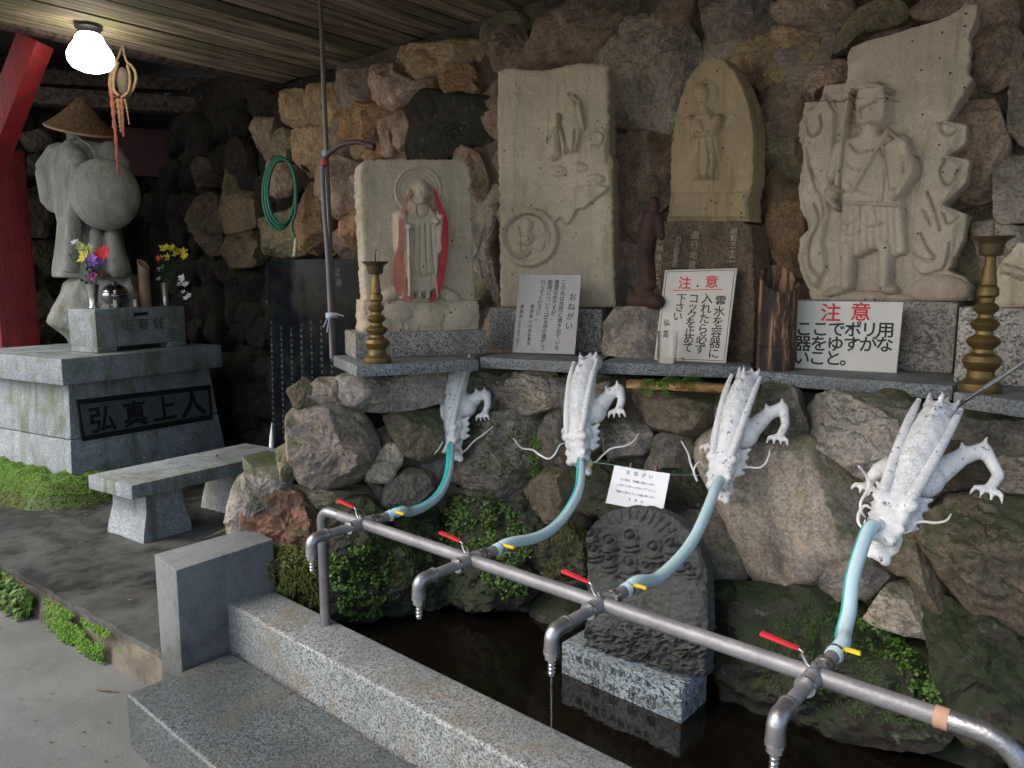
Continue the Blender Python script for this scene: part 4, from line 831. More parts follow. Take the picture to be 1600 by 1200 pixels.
# ================================================================== THINGS ON THE SHELVES
def candlestick(px, pyb, pyt, label, kx=1.):
    b_ = atz(px, pyb, ZS); dd = dep(b_); H_ = (pyb - pyt) / F * dd * 1.0; r = lambda q: q * H_ * kx
    t_ = thing('brass_candlestick', label, 'candlestick', b_, 'brass candlesticks on the shelves')
    prof = [(.115,0),(.122,.02),(.118,.05),(.085,.075),(.075,.10),(.075,.125),(.098,.15),(.11,.18),(.098,.21),(.06,.23),(.056,.25),(.085,.275),(.098,.295),(.085,.315),(.05,.335),(.047,.355),(.07,.375),(.083,.395),(.07,.415),(.044,.43),(.042,.45),(.062,.47),(.072,.488),(.06,.505),(.042,.52),(.044,.545),(.062,.56),(.060,.60),(.044,.62),(.046,.64),(.038,.68),(.038,.71),(.030,.74),(.030,.78)]
    obj('stem', *lathe(b_, [(r(a), H_ * h) for a, h in prof], 28), BRASS, t_)
    obj('drip_pan', *lathe(b_, [(r(a), H_ * h) for a, h in [(.03,.78),(.055,.785),(.065,.80),(.072,.845),(.078,.86),(.115,.885),(.118,.893),(.105,.893),(.06,.87),(.01,.865)]], 28), plain('dull_bronze', (.14, .095, .05), .5, .8, .3, 50, .3), t_)
    obj('spike', *lathe(b_, [(r(.012), H_ * .86), (r(.008), H_ * .95), (r(.001), H_ * 1.)], 8), MAT['dull_bronze'], t_)
candlestick(590, 567, 392, 'slim brass candlestick standing in front of the ribboned carving')
candlestick(1530, 612, 345, 'large brass candlestick standing right of the flame carving', .93)
# bamboo stump
b_ = atz(1211, 577, ZS); m = dep(b_) / F; r0 = 29 * m
t = NT('charred_bamboo'); mp = t.mapped((30, 30, 3)); g = t.noise(1., 6, .7, .3, vec=mp)
BAM = t.fin(t.ramp(g, [(.44, (.012, .008, .006)), (.55, (.07, .035, .02)), (.62, (.36, .20, .10))]), .75, t.bump(g, .3, .004))
th = thing('bamboo_holder', 'charred dark bamboo tube with a slanted mouth beside the notice board', 'bamboo tube', b_)
V, Fc = [], []; seg = 28; Ht = 163 * m
for rr, zf in ((r0, 0), (r0, 1), (r0 * .84, 1), (r0 * .84, .25)):
    for k in range(seg):
        a = 2 * math.pi * k / seg; x, y = math.cos(a), math.sin(a); front = -(y * .755 - x * .656) ; V.append(b_ + A3([x * rr, y * rr, (0 if zf == 0 else Ht * (.86 - .13 * (front) * 1.0) if zf == 1 else Ht * .25)]))
for i in range(3):
    for k in range(seg): a, c_ = i * seg + k, i * seg + (k + 1) % seg; Fc.append((a, c_, c_ + seg, a + seg))
Fc += [tuple(reversed(range(seg))), tuple(3 * seg + k for k in range(seg))]
obj('tube', V, Fc, BAM, th, sharp=40); obj('node_ring', *lathe(b_ + A3([0, 0, Ht * .22]), [(r0 * 1.0, 0), (r0 * 1.035, .004), (r0 * 1.035, .008), (r0 * 1.0, .012)], seg, cap=False), BAM, th)
# drinking glass
t = NT('glass'); GLASS = t.fin((.95, .97, .97), .02, Transmission_Weight=1.0, IOR=1.45)
b_ = atz(1042, 567, ZS); m = dep(b_) / F
tag(obj('drinking_glass', *lathe(b_, [(13*m,0),(14*m,2*m),(15.5*m,50*m),(14.6*m,50*m),(13*m,8*m),(.5*m,7*m)], 20), GLASS), 'small clear drinking glass in front of the cream handwritten sign', 'glass')
# wooden batten and ferns under the shelf
a, b_ = atz(974, 594, 1.145), atz(1142, 602, 1.145)
beam('wooden_batten', 'pale wooden batten wedged under the granite shelf with a fern', a + A3([0, .03, -.016]), b_ + A3([0, .03, -.016]), .05, .026, m_wood('pale_wood', (.36, .22, .09), 0), 'batten')
# steel rod at the right
a = atd(1478, 645, 2.05); b_ = atd(1640, 540, 1.75)
tag(obj('steel_rod', *tube([a, b_], .0065, 12), CHROME), 'straight shiny steel rod rising from behind the largest dragon', 'rod')

# ================================================================== WATER PIPE, TAPS, HOSES, DRAGONS
YP, ZP, RP = 1.402, .75, .0175
XL, XR = -2.055, -.105
man = thing('water_pipe', 'grey metal water pipe on legs over the kerb with four branch taps', 'pipe', (-1.1, YP, .35))
bend = [(XL + .045 - .045 * math.sin(a), YP, ZP - .045 + .045 * math.cos(a)) for a in np.linspace(0, math.pi / 2, 8)]
obj('support_leg', *tube([(XL + .1, YP, ZP)] + bend + [(XL, YP, .34)], RP, 16), STEEL, man)
obj('main_pipe', *tube([(XL + .1, YP, ZP), (XR - .12, YP, ZP)], RP * .98, 18), PIPE, man)
bend = [(XR - .07 + .07 * math.sin(a), YP, ZP - .07 + .07 * math.cos(a)) for a in np.linspace(0, math.pi / 2, 10)]
obj('support_leg', *tube([(XR - .12, YP, ZP)] + bend + [(XR, YP, .34)], RP * 1.04, 18), STEEL, man)
xw = aty(1472, 1118, YP)[0]
obj('tape_wrap', *tube([(xw - .011, YP, ZP), (xw + .011, YP, ZP)], RP * 1.1, 18), plain('tan_tape', (.42, .25, .17), .7), man)
TAPX = [-1.835, -1.367, -.94, -.447]
def hexnut(p0, p1, r): return tube([p0, p1], r, 6)
for tx in TAPX:
    tp = obj('tap', *merge([tube([(tx, 1.238, ZP), (tx, 1.352, ZP)], .0135, 14), tube([(tx, 1.425, ZP), (tx, 1.515, ZP)], .0145, 14), tube([(tx, 1.35, ZP), (tx, 1.43, ZP)], [.019, .019], 14)]), PIPE, man)
    tp['kind'] = 'stuff' if False else 'part'; del tp['kind']
    obj('coupling', *merge([tube([(tx, 1.346, ZP), (tx, 1.352, ZP)], .0205, 14), tube([(tx, 1.352, ZP), (tx, 1.366, ZP)], .0185, 6)]), CHROME, tp)
    obj('coupling', *merge([hexnut((tx, 1.426, ZP), (tx, 1.44, ZP), .021), tube([(tx, 1.44, ZP), (tx, 1.449, ZP)], .019, 14)]), CHROME, tp)
    obj('coupling', *tube([(tx, 1.452, ZP), (tx, 1.459, ZP)], .0195, 14), CHROME, tp)
    el = [(tx, 1.262, ZP), (tx, 1.245, ZP)] + [(tx, 1.232 - .02 * math.sin(a), ZP - .02 + .02 * math.cos(a)) for a in np.linspace(0, math.pi / 2, 7)] + [(tx, 1.212, ZP - .045)]
    obj('elbow', *merge([tube(el, [.0175, .0165] + [.017] * 6 + [.0165, .018], 16), tube([(tx, 1.262, ZP), (tx, 1.268, ZP)], .0185, 16)]), STEEL, tp)
    pf = [(.0185, 0), (.0185, .004), (.0155, .005), (.0155, .016), (.008, .017)]
    for k in range(4): pf += [(.0088, .020 + k * .009), (.0064, .028 + k * .009)]
    obj('nozzle', *lathe((tx, 1.212, ZP - .045), [(a, h) for a, h in pf], 14, axis=(0, 0, -1)), CHROME, tp)
    hz = ZP + .045
    obj('lever_stem', *merge([tube(spline([(tx, 1.392, ZP + .018), (tx - .012, 1.392, ZP + .022), (tx - .022, 1.392, ZP + .035), (tx - .024, 1.392, hz), (tx - .036, 1.392, hz + .004)], 16), .0026, 8), lathe((tx, 1.392, ZP + .016), [(.008, 0), (.008, .008), (.005, .009), (.005, .016)], 6)]), CHROME, tp)
    p0, p1 = A3([tx - .03, 1.392, hz + .003]), A3([tx - .105, 1.388, hz + .012])
    V, Fc = hexa([p0 + (0, -.006, -.003), p0 + (0, .006, -.003), p1 + (0, .0075, -.003), p1 + (0, -.0075, -.003)], [p0 + (0, -.006, .003), p0 + (0, .006, .003), p1 + (0, .0075, .004), p1 + (0, -.0075, .004)])
    obj('red_handle', *bevel(V, Fc, .0025, 2), REDP, tp)
# thin water thread from the third tap
t = NT('water_thread'); WTH = t.fin((.9, .93, .95), .03, Transmission_Weight=1., IOR=1.33)
tag(obj('water_trickle', *tube([(TAPX[2], 1.212, ZP - .095), (TAPX[2] + .001, 1.212, .5), (TAPX[2], 1.212, .183)], [.0016, .0013, .0012], 8), WTH), 'thin thread of water falling from a tap nozzle to the granite step', 'water')

DR = [  # top pixel, mouth pixel, plane of the top
 dict(top=(726,566), mouth=(706,712), y=2.29, out=.15, hose=[(704,700),(703,725),(697,752),(684,775),(664,791),(640,800)], el=(.342,.296,.338,.515), lab='small white dragon spout above the first tap, beside the granite bench side'),
 dict(top=(921,563), mouth=(905,732), y=2.36, out=.15, hose=[(908,730),(905,762),(892,792),(868,822),(838,840)], el=(.339,.216,.34,.42), lab='white dragon spout holding one end of the string with the paper notice'),
 dict(top=(1170,588), mouth=(1122,772), y=2.40, out=.20, k=.93, hose=[(1120,758),(1104,800),(1084,842),(1058,876),(1026,904)], el=(.345,.15,.375,.40), lab='white dragon spout in front of the big flat tan boulder'),
 dict(top=(1470,636), mouth=(1372,858), y=2.25, out=.32, k=.86, hose=[(1362,822),(1346,856),(1332,905),(1326,955),(1318,990)], el=(.315,.11,.42,.355), lab='largest white dragon spout, its body slanting below the steel rod')]
t = NT('chipped_white_paint'); n1 = t.noise(48, 5, .7); n2 = t.noise(7, 4, .6)
n3 = t.noise(26, 8, .75); vs = t.n('ShaderNodeTexVoronoi', {'Vector': t.rnd(), 'Scale': 95.}, feature='DISTANCE_TO_EDGE').outputs[0]
c = t.mix(t.math('MULTIPLY', t.ramp(n3, [(.5, 0.), (.66, 1.)]), .4), (.80, .80, .79), (.40, .40, .37))
c = t.mix(t.math('MULTIPLY', t.math('MULTIPLY', t.ramp(vs, [(.03, 1.), (.09, 0.)]), t.ramp(n2, [(.46, 0.), (.56, 1.)])), .38), c, (.2, .2, .19))
c = t.mix(t.ramp(t.math('ADD', t.math('MULTIPLY', n1, .75), t.math('MULTIPLY', n2, .25)), [(.37, 1.), (.41, 0.)]), c, (.12, .13, .12))
DPAINT = t.fin(c, .42, t.bump(vs, .25, .003, t.bump(n3, .4, .006)))
WIRE = plain('white_wire', (.78, .77, .72), .5)
def dragon(D, whisk):
    T = aty(*D['top'], D['y']); Mo = aty(*D['mouth'], D['y'] - D['out']); ax = Mo - T; L = np.linalg.norm(ax); ax = ax / L
    view = unit((T + Mo) / 2 - C0); side = unit(np.cross(A3([0, -1., 0]), ax)); side = side if side @ RT > 0 else -side
    wv = np.cross(side, ax); wv = wv if wv @ view < 0 else -wv
    K_ = D.get('k', 1.)
    def P(q, s, w_): return T + ax * L * s + side * L * q * K_ + wv * L * w_ * K_
    def cp(a, b_, r0, r1, k=6):
        p0, p1 = P(*a), P(*b_); d_ = unit(p1 - p0); Q = [p0 + (p1 - p0) * f for f in np.linspace(0, 1, k)]; rr = [L * K_ * (r0 + (r1 - r0) * f) for f in np.linspace(0, 1, k)]
        return tube([Q[0] - d_ * rr[0] * .75] + Q + [Q[-1] + d_ * rr[-1] * .75], [rr[0] * .4] + rr + [rr[-1] * .4], 12)
    def el(c, r): return ellipsoid(P(*c), [L * K_ * r[0], L * r[1], L * K_ * r[2]], [side, ax, wv], 8)
    t_ = thing('dragon_spout', D['lab'], 'dragon', T, 'white dragon water spouts')
    B = []
    sp = spline([(0, -.02, -.10), (.005, .08, .02), (.012, .25, .075), (.005, .42, .07), (0, .58, .05), (0, .70, .05)], 22); rad = np.interp(np.linspace(0, 1, 22), [0, .15, .4, .65, .85, 1], [.075, .095, .112, .108, .098, .095])
    B.append(tube([P(*p) for p in sp], [L * K_ * r_ for r_ in rad], 18))
    B.append(el((.08, .47, -.04), (.12, .13, .1))); B.append(el((-.08, .47, -.05), (.1, .12, .1)))          # chest
    # head
    B += [el((0, .70, .05), (.14, .11, .09)), el((0, .80, .05), (.118, .11, .072)), el((0, .90, .045), (.105, .08, .055)), el((.055, .955, .065), (.042, .038, .038)), el((-.055, .955, .065), (.042, .038, .038)), el((.0, .93, .085), (.03, .04, .02)), el((.085, .875, .075), (.03, .03, .025)), el((-.085, .875, .075), (.03, .03, .025)),
          el((.08, .735, .115), (.06, .045, .035)), el((-.08, .735, .115), (.06, .045, .035)), el((.06, .79, .105), (.022, .022, .022)), el((-.06, .79, .105), (.022, .022, .022)), el((0, .755, .115), (.04, .03, .03)), el((.075, .80, .09), (.035, .04, .03)), el((-.075, .80, .09), (.035, .04, .03)),
          el((0, .86, -.055), (.07, .12, .035)), el((.0, .99, -.075), (.075, .05, .035)), el((.05, 1.02, -.08), (.035, .035, .03)), el((-.045, 1.01, -.08), (.03, .03, .03))]
    for sg in (-1, 1):
        for k in range(4): B.append(cp((sg * .10, .66 + .05 * k, .01 - .01 * k), (sg * (.175 - .008 * k), .60 + .06 * k, -.01 - .02 * k), .036, .012))
        B.append(cp((sg * .085, .90, .02), (sg * .085, .96, -.06), .028, .02))
    for k in range(6): B.append(cp((.005, .02 + .1 * k, .175 - abs(k - 2.4) * .022), (.005, -.03 + .1 * k, .21 - abs(k - 2.4) * .022), .022, .006))
    for sx in (-.07, .07, .02): B.append(cp((sx, .03, .02), (sx * 1.3, -.07, .03), .035, .008))
    V, Fc = organic(B, L * .0125, 2, .5)
    rel = (V - T) / L; s_ = rel @ ax; q_ = rel @ side; w_ = rel @ wv
    u_ = q_ * 26; v_ = s_ * 26; cell = np.abs(np.sin((u_ + v_) * 1.3)) * np.abs(np.sin((u_ - v_) * 1.3))
    msk = np.clip((.62 - s_) / .08, 0, 1) * np.clip((w_ - .0) / .05, 0, 1); c0 = A3([P(0, x, .02) for x in np.clip(s_, 0, 1)])
    dirn = V - c0; dirn /= np.linalg.norm(dirn, axis=1)[:, None] + 1e-9; V = V + dirn * (cell * msk * L * .006)[:, None]
    obj('body', V, Fc, DPAINT, t_, sharp=70)
    for sg in (-1, 1):
        hn = [P(sg * .075, .72, .12), P(sg * .10, .55, .125), P(sg * .115, .36, .12), P(sg * .125, .18, .10), P(sg * .13, .02, .06)]
        obj('horn', *tube(spline(hn, 14), [L * x for x in np.interp(np.linspace(0, 1, 14), [0, .2, .8, 1], [.032, .03, .024, .014])], 10), DPAINT, t_)
    for sg in (-1, 1):
        if sg > 0:
            eq, es, pq_, ps = D['el']; eq, pq_, es, ps = eq / 1.15 / D.get('k', 1.), pq_ / 1.15 / D.get('k', 1.), es + .05, ps + .04
            j = [(.11, .44, -.05), (.5 * (.11 + eq), es * .6 + .16, -.08), (eq, es, -.09), (pq_ + .02, .45 * es + .55 * ps, -.11), (pq_, ps, -.10)]
        else: j = [(-.10, .46, -.06), (-.22, .44, -.16), (-.25, .50, -.20), (-.24, .55, -.17), (-.24, .585, -.14)]
        G = [cp(j[0], j[1], .09, .058), cp(j[1], j[2], .058, .048), cp(j[2], j[3], .045, .035), cp(j[3], j[4], .036, .032), cp((j[2][0], j[2][1] + .02, j[2][2] + .02), (j[2][0] - sg * .01, j[2][1] - .07, j[2][2] + .04), .03, .006), cp((j[1][0], j[1][1] - .02, j[1][2] + .03), (j[1][0] - sg * .02, j[1][1] - .07, j[1][2] + .05), .03, .01)]
        for k in range(4):
            f = -.075 + .05 * k; a = j[4]; G += [cp((a[0] + f * .3, a[1], a[2]), (a[0] + f, a[1] + .03, a[2] + .03), .022, .018), cp((a[0] + f, a[1] + .03, a[2] + .03), (a[0] + f * 1.2, a[1] + .075, a[2] + .015), .017, .008)]
        V2, F2 = organic(G, L * .0115, 2, .5); obj('foreleg', V2, F2, DPAINT, t_, sharp=70)
    for wp in whisk:
        dm = dep(P(0, .9, .05)); pts = spline([atd(x, y, dm - .01 + .015 * math.sin(k)) for k, (x, y) in enumerate(wp)], 30)
        obj('whisker', *tube(pts, [max(.0012, .0032 * (1 - .55 * abs(2 * f - 1.0) ** 2)) * L / .38 for f in np.linspace(.15, 1, 30)], 8), WIRE, t_)
    D['P'] = P; D['L'] = L
WH = [[[(664,660),(666,678),(673,694),(677,709),(685,702),(692,690)], [(716,712),(728,703),(740,690),(755,679),(771,666)]],
      [[(802,685),(815,700),(832,703),(845,712),(858,717),(868,708),(875,695),(886,692)], [(915,722),(930,722),(942,711),(955,701),(975,697),(989,690),(998,677)]],
      [[(1065,690),(1075,708),(1079,724),(1086,742),(1089,751),(1084,738),(1087,727),(1094,722),(1102,731)], [(1148,746),(1158,733),(1168,730),(1186,731),(1196,724),(1201,713),(1203,701)], [(1112,740),(1120,750),(1136,753),(1147,746),(1150,740)]],
      [[(1342,729),(1353,743),(1358,758),(1352,772),(1345,785),(1346,800),(1352,808)], [(1362,795),(1352,790),(1343,800),(1341,815),(1348,824),(1352,812)], [(1410,834),(1424,828),(1430,818),(1442,815),(1462,817),(1479,813),(1486,803)]]]
t = NT('clear_hose'); oc = t.objcol()
HOSE = t.fin(t.mix(t.noise(12, 4, .6), (.46, .66, .71), (.58, .75, .79)), .22, Subsurface_Weight=.25, Subsurface_Scale=.01, spec=.5)
STRIPE = plain('turquoise_stripe', (.03, .42, .40), .35)
HL = ['translucent hose with a broad turquoise stripe hanging from the smallest dragon', 'plain pale blue hose from the dragon that holds the string', 'long pale blue hose crossing the dark carved stone in the water', 'turquoise edged hose dropping from the largest dragon']
for i, D in enumerate(DR):
    dragon(D, WH[i])
    end = A3([TAPX[i], 1.50, ZP]); e0 = A3([TAPX[i], 1.56, ZP + .004]); start = D['P'](0, .86, 0); d0, d1 = dep(start), dep(e0); hp = D['hose']; k = len(hp)
    pts = [start] + [atd(x, y, d0 + (d1 - d0) * ((j + 1) / (k + 1)) ** 1.15) for j, (x, y) in enumerate(hp)] + [e0, end]
    Q = spline(pts, 60); rh = .0165
    th = thing('hose', HL[i], 'hose', end, 'spout hoses')
    ho = obj('hose_tube', *tube(Q, rh, 16), HOSE, th)
    if i in (0, 3): obj('stripe', *tube(Q[:-4], rh * 1.025, 7, arc=(1.4, 3.4) if i == 0 else (2.2, 3.3)), STRIPE, ho)
    elif i == 1: obj('stripe', *tube(Q[2:-4], rh * 1.02, 4, arc=(2.0, 2.7)), STRIPE, ho)
    cl = obj('hose_clip', *tube([(TAPX[i], 1.512, ZP), (TAPX[i], 1.522, ZP)], rh * 1.14, 16), CHROME, th)
    a = A3([TAPX[i] + .016, 1.522, ZP + .012])
    V, Fc = hexa([a + (0, -.004, -.003), a + (.03, .002, -.006), a + (.03, .014, -.006), a + (0, .006, -.003)], [a + (0, -.004, .004), a + (.028, .003, .001), a + (.028, .013, .001), a + (0, .006, .004)])
    obj('yellow_tab', *bevel(V, Fc, .002, 2), YEL, cl)
    if i in (1, 3):
        q0, q1 = Q[6], Q[7]; obj('hose_clip', *tube([q0, q1], rh * 1.12, 16), CHROME, th)
        a = A3(q1) + RT * .016; obj('yellow_tab', *bevel(*hexa([a + (0, 0, -.004), a + RT * .022 + (0, 0, -.006), a + RT * .022 + (0, .01, -.006), a + (0, .01, -.004)], [a + (0, 0, .003), a + RT * .022 + (0, 0, .002), a + RT * .022 + (0, .01, .002), a + (0, .01, .003)]), .0015, 1), YEL, th)

# laminated notice on a string between the second and third dragons
dn = (dep(DR[1]['P'](0, .95, 0)) + dep(DR[2]['P'](0, .9, 0))) / 2
S0, S1 = DR[1]['P'](0, .93, 0), DR[2]['P'](-.12, .88, .02)
ctr = atd(997, 762, dn); u = unit(S1 - S0); n = unit(C0 - ctr); n = unit(n - u * (n @ u)); 
tag(obj('string', *tube(spline([S0, atd(962, 727, dn), atd(1045, 741, dn), atd(1085, 742, dn - .02), S1], 24), .0011, 6), plain('green_string', (.2, .38, .33), .6)), 'thin green string tied between two dragons', 'string')
T = [('お', 982, 738, 8), ('ね', 994, 740, 8), ('が', 1006, 743, 8), ('い', 1017, 745, 8)]
for s_, x0, y0, x1, y1, sz in (('お賽銭は、賽銭箱へお願いします。', 972, 749, 1024, 758, 4.4), ('(水そうの中へ入れないで下さい。)', 966, 757, 1026, 768, 4.2), ('皆様のご協力よろしくお願い致します。', 964, 767, 1024, 778, 4.2), ('弘真会', 984, 780, 1003, 784, 4.4)): T += column(s_, x0, y0, x1, y1, sz)
npaper = board('paper_notice', 'laminated white paper notice hanging crooked from the string by two clips', 'notice', ctr, n, u, [(960,727),(1047,740),(1035,803),(946,786)], .0025, plain('laminated_paper', (.80, .82, .84), .25, 0, 0, 40, .03), [('lettering', plain('grey_ink', (.12, .12, .13), .5), T, .012)])
for x, y in ((986,727),(1025,733)):
    a = hit(x, y, ctr, n); v = np.cross(n, u)
    obj('clip', *bevel(*hexa([a - u * .005 - v * .008 - n * .004, a + u * .005 - v * .008 - n * .004, a + u * .005 - v * .008 + n * .005, a - u * .005 - v * .008 + n * .005], [a - u * .004 + v * .009 - n * .003, a + u * .004 + v * .009 - n * .003, a + u * .004 + v * .009 + n * .004, a - u * .004 + v * .009 + n * .004]), .0015, 1), plain('brown_clip', (.2, .06, .05), .5), npaper)

# ------------------------------------------------------------------ carved stone standing in the water
x0, x1, y0, y1, zt = -1.478, -1.015, 1.962, 2.13, .262
th = thing('water_carving', 'dark wet stone carved with many small seated figures, standing in the basin on granite', 'carved stone', (-1.25, 2.05, .1))
obj('granite_base', *bevel(*box(x0, x1, y0, y1, .02, zt), .006, 2), m_granite('granite_wet', (.34, .40, .42), (.02, .028, .032), 130, stain=.3, rough=.35), th)
Pb, nb = A3([0, y0, 0]), A3([0, -1., 0])
print_on(th, 'lettering', plain('incised_black', (.02, .025, .03), .6), column('福岡精三寄附人岩水', 905, 1030, 1012, 1066, 13.5) + column('岩水地蔵', 930, 1066, 1018, 1095, 20), Pb, nb, A3([1., 0, 0]), A3([0, 0, 1.]))
Pc = A3([-1.25, 2.0, 0]); nc = unit((0, -1, .12)); Pc = A3([-1.25, 2.0, zt])
s = Slab(Pc, nc, [(916,790),(917,920),(914,1030)], [(1103,790),(1105,950),(1100,1050)], 190, 130)
s.top([(913,855),(917,836),(925,820),(938,807),(955,798),(985,792),(1010,794),(1035,801),(1060,815),(1080,836),(1094,862),(1104,900)])
bot = np.interp(s.X, [910, 1100], [1012, 1058]); f = (s.Y - s.Y[0:1]) / (s.Y[-1:] - s.Y[0:1]); s.Y = s.Y[0:1] + (bot - s.Y[0:1]) * f
s.rough(1.6, .06, 31)
for k in range(15): a = -2.6 + k * .17; s.groove([(985 + 62 * math.cos(a), 870 + 58 * math.sin(a)), (985 + 84 * math.cos(a), 870 + 78 * math.sin(a))], 1.5, 2.6)
for cx, cy, q in ((925,838,.9),(953,850,1.1),(986,843,1.1),(1023,860,1.1),(1050,855,1.0),(930,862,.9),(953,876,1.0),(985,884,1.15),(1012,888,.9),(1064,882,1.0),(1040,890,.9),(1078,890,.8)):
    s.ring(cx, cy - 7 * q, 9 * q, 2.2, 3.); s.ell(cx, cy - 6 * q, 4.6 * q, 5.6 * q, 8); s.ell(cx, cy + 6 * q, 11 * q, 8 * q, 6.5); s.ell(cx, cy + 14 * q, 13 * q, 5 * q, 5); s.groove([(cx - 12 * q, cy + 10 * q), (cx, cy + 12 * q), (cx + 12 * q, cy + 9 * q)], 1.2, 2.4)
s.groove([(1090,860),(1098,885),(1092,905),(1070,910)], 1.6, 3); s.groove([(950,915),(958,905),(975,905),(982,930)], 1.6, 3)
sw = np.array([[noise.fractal(Vector((s.X[j, i] * .022, s.Y[j, i] * .03, 77)), .9, 2., 3) for i in range(s.cols)] for j in range(s.rows)])
low = np.clip((s.Y - np.interp(s.X, [915, 1105], [955, 990])) / 18, 0, 1); s.H = s.H + low * (3.2 * np.sin(sw * 16) + 2)
s.ell(1060, 945, 42, 55, 5, 0, 0); s.ell(945, 945, 28, 50, 4); s.rough(1.6, .12, 32)
s.H += 14 * (np.clip((s.Y - s.Y[0:1]) / (s.Y[-1:] - s.Y[0:1]), 0, 1)) * 0
obj('carved_face', *s.mesh(.055, 1.5), STELEW, th, sharp=60)

# ================================================================== MONK MONUMENT
O_ = A3([-5.06, 1.63, 0]); E1 = unit((-.205, .979, 0)); E2 = A3([-E1[1], E1[0], 0])      # along the front, towards the back
def pl(a, b_, z): return O_ + E1 * a + E2 * b_ + A3([0, 0, z])
def plb(a0, a1, b0, b1, z0, z1, ti=0.):      # block in plinth axes, top inset ti
    return hexa([pl(a0, b0, z0), pl(a1, b0, z0), pl(a1, b1, z0), pl(a0, b1, z0)], [pl(a0 + ti, b0 + ti, z1), pl(a1 - ti, b0 + ti, z1), pl(a1 - ti, b1 - ti, z1), pl(a0 + ti, b1 - ti, z1)])
def pixpl(x, y, b_, ):      # pixel onto the plane at depth b_ behind the front; returns a, z
    p = hit(x, y, pl(0, b_, 0), -E2); return float((p - O_) @ E1), float(p[2])
ZT = 1.03
mon = thing('stone_plinth', 'broad mossy granite plinth with a dark lettered plaque under the monk statue', 'plinth', pl(.6, .5, .14))
obj('top_slab', *bevel(*plb(0, 1.19, 0, 1.15, .865, ZT), .01, 2), GRANP, mon)
obj('upper_course', *bevel(*plb(.045, 1.16, .045, 1.12, .515, .865, .03), .008, 2), GRANP, mon)
obj('lower_course', *bevel(*plb(.0, 1.2, .0, 1.15, .12, .51, .04), .008, 2), GRANP, mon)
# plaque on the battered face of the upper course
f0 = pl(0, .045, .515); f1 = pl(0, .075, .865); nP = unit(np.cross(E1, f1 - f0)); nP = nP if nP @ (C0 - f0) > 0 else -nP
PP = f0 + nP * .012; vP = unit(f1 - f0)
def quad_on(px, P0, n, th): C = [hit(x, y, P0, n) for x, y in px]; return hexa([C[3] - n * th, C[2] - n * th, C[1] - n * th, C[0] - n * th], [C[3], C[2], C[1], C[0]])
pq = obj('plaque', *bevel(*quad_on([(119,625),(329,601),(333,655),(129,690)], PP, nP, .02), .003, 1), plain('plaque_black', (.012, .014, .016), .4), mon)
obj('plaque_field', *bevel(*quad_on([(125,632),(325,609),(328,648),(133,681)], PP + nP * .0015, nP, .01), .001, 1), plain('plaque_grey', (.085, .092, .10), .45, 0, .2, 120, .2), pq)
for ch, x, y, sz in (('弘', 160, 654, 44), ('真', 211, 646, 42), ('上', 257, 638, 42), ('人', 301, 629, 46)):
    obj('character', *letters([(ch, x, y, sz)], PP + nP * .0015, nP, E1, vP, .0015, .022), MAT['plaque_black'], pq, False)
# offering box
ob = thing('offering_box', 'small granite offering box with a coin slot and carved characters on the plinth', 'offering box', pl(.4, .2, ZT))
bb = .16; a0, z0 = pixpl(152, 541, bb); a1, _ = pixpl(291, 533, bb); _, z1 = pixpl(152, 483, bb)
obj('box', *bevel(*plb(a0, a1, bb, bb + .3, ZT + .035, z1), .006, 2), GRANP, ob)
for q in (a0 + .01, a1 - .13): obj('foot', *bevel(*plb(q - .02, q + .12, bb - .015, bb + .28, ZT + .001, ZT + .036), .004, 1), GRANP, ob)
PBx = pl(0, bb - .001, 0)
obj('coin_slot', *quad_on([(209,489),(231,487),(231,492),(209,494)], PBx - E2 * .001, -E2, .02), BLACKI, ob, False)
print_on(ob, 'lettering', plain('incised_greenblack', (.05, .06, .055), .8), [('御', 199, 508, 20), ('賽', 224, 507, 20), ('銭', 248, 505, 20)], PBx, -E2, E1, A3([0, 0, 1.]), .001, 0.)
# rough base and monk
dM = dep(pl(pixpl(146, 430, .66)[0], .66, 1.3))
def mp_(x, y, dd=0.): return atd(x, y, dM + dd)
kx = dM / F
def mc(x0, y0, x1, y1, r0, r1, d0=0., d1=0., k=8, sq=1.):
    a, b_ = mp_(x0, y0, d0), mp_(x1, y1, d1); d_ = unit(b_ - a); Q = [a + (b_ - a) * f for f in np.linspace(0, 1, k)]; rr = [(r0 + (r1 - r0) * f) * kx for f in np.linspace(0, 1, k)]
    return tube([Q[0] - d_ * rr[0] * .6] + Q + [Q[-1] + d_ * rr[-1] * .6], [rr[0] * .55] + rr + [rr[-1] * .55], 18)
mk = thing('monk_statue', 'weathered grey stone monk statue with a huge round bundle, on a rough stone base', 'statue', mp_(145, 548))
zbs = mp_(140, 430)[2]
bp = [atd(x, y, dM - .12) for x, y in [(86,552),(84,500),(90,440),(110,428),(160,430),(196,430),(206,470),(210,552)]]
V, Fc = stone_mesh(bp, -unit([FW[0], FW[1], 0]), .10, .34, 41, 60, 1.1, 9); V[:, 2] = np.maximum(V[:, 2], ZT + .001); obj('rough_base', V, Fc, STATUE, mk)
parts = []
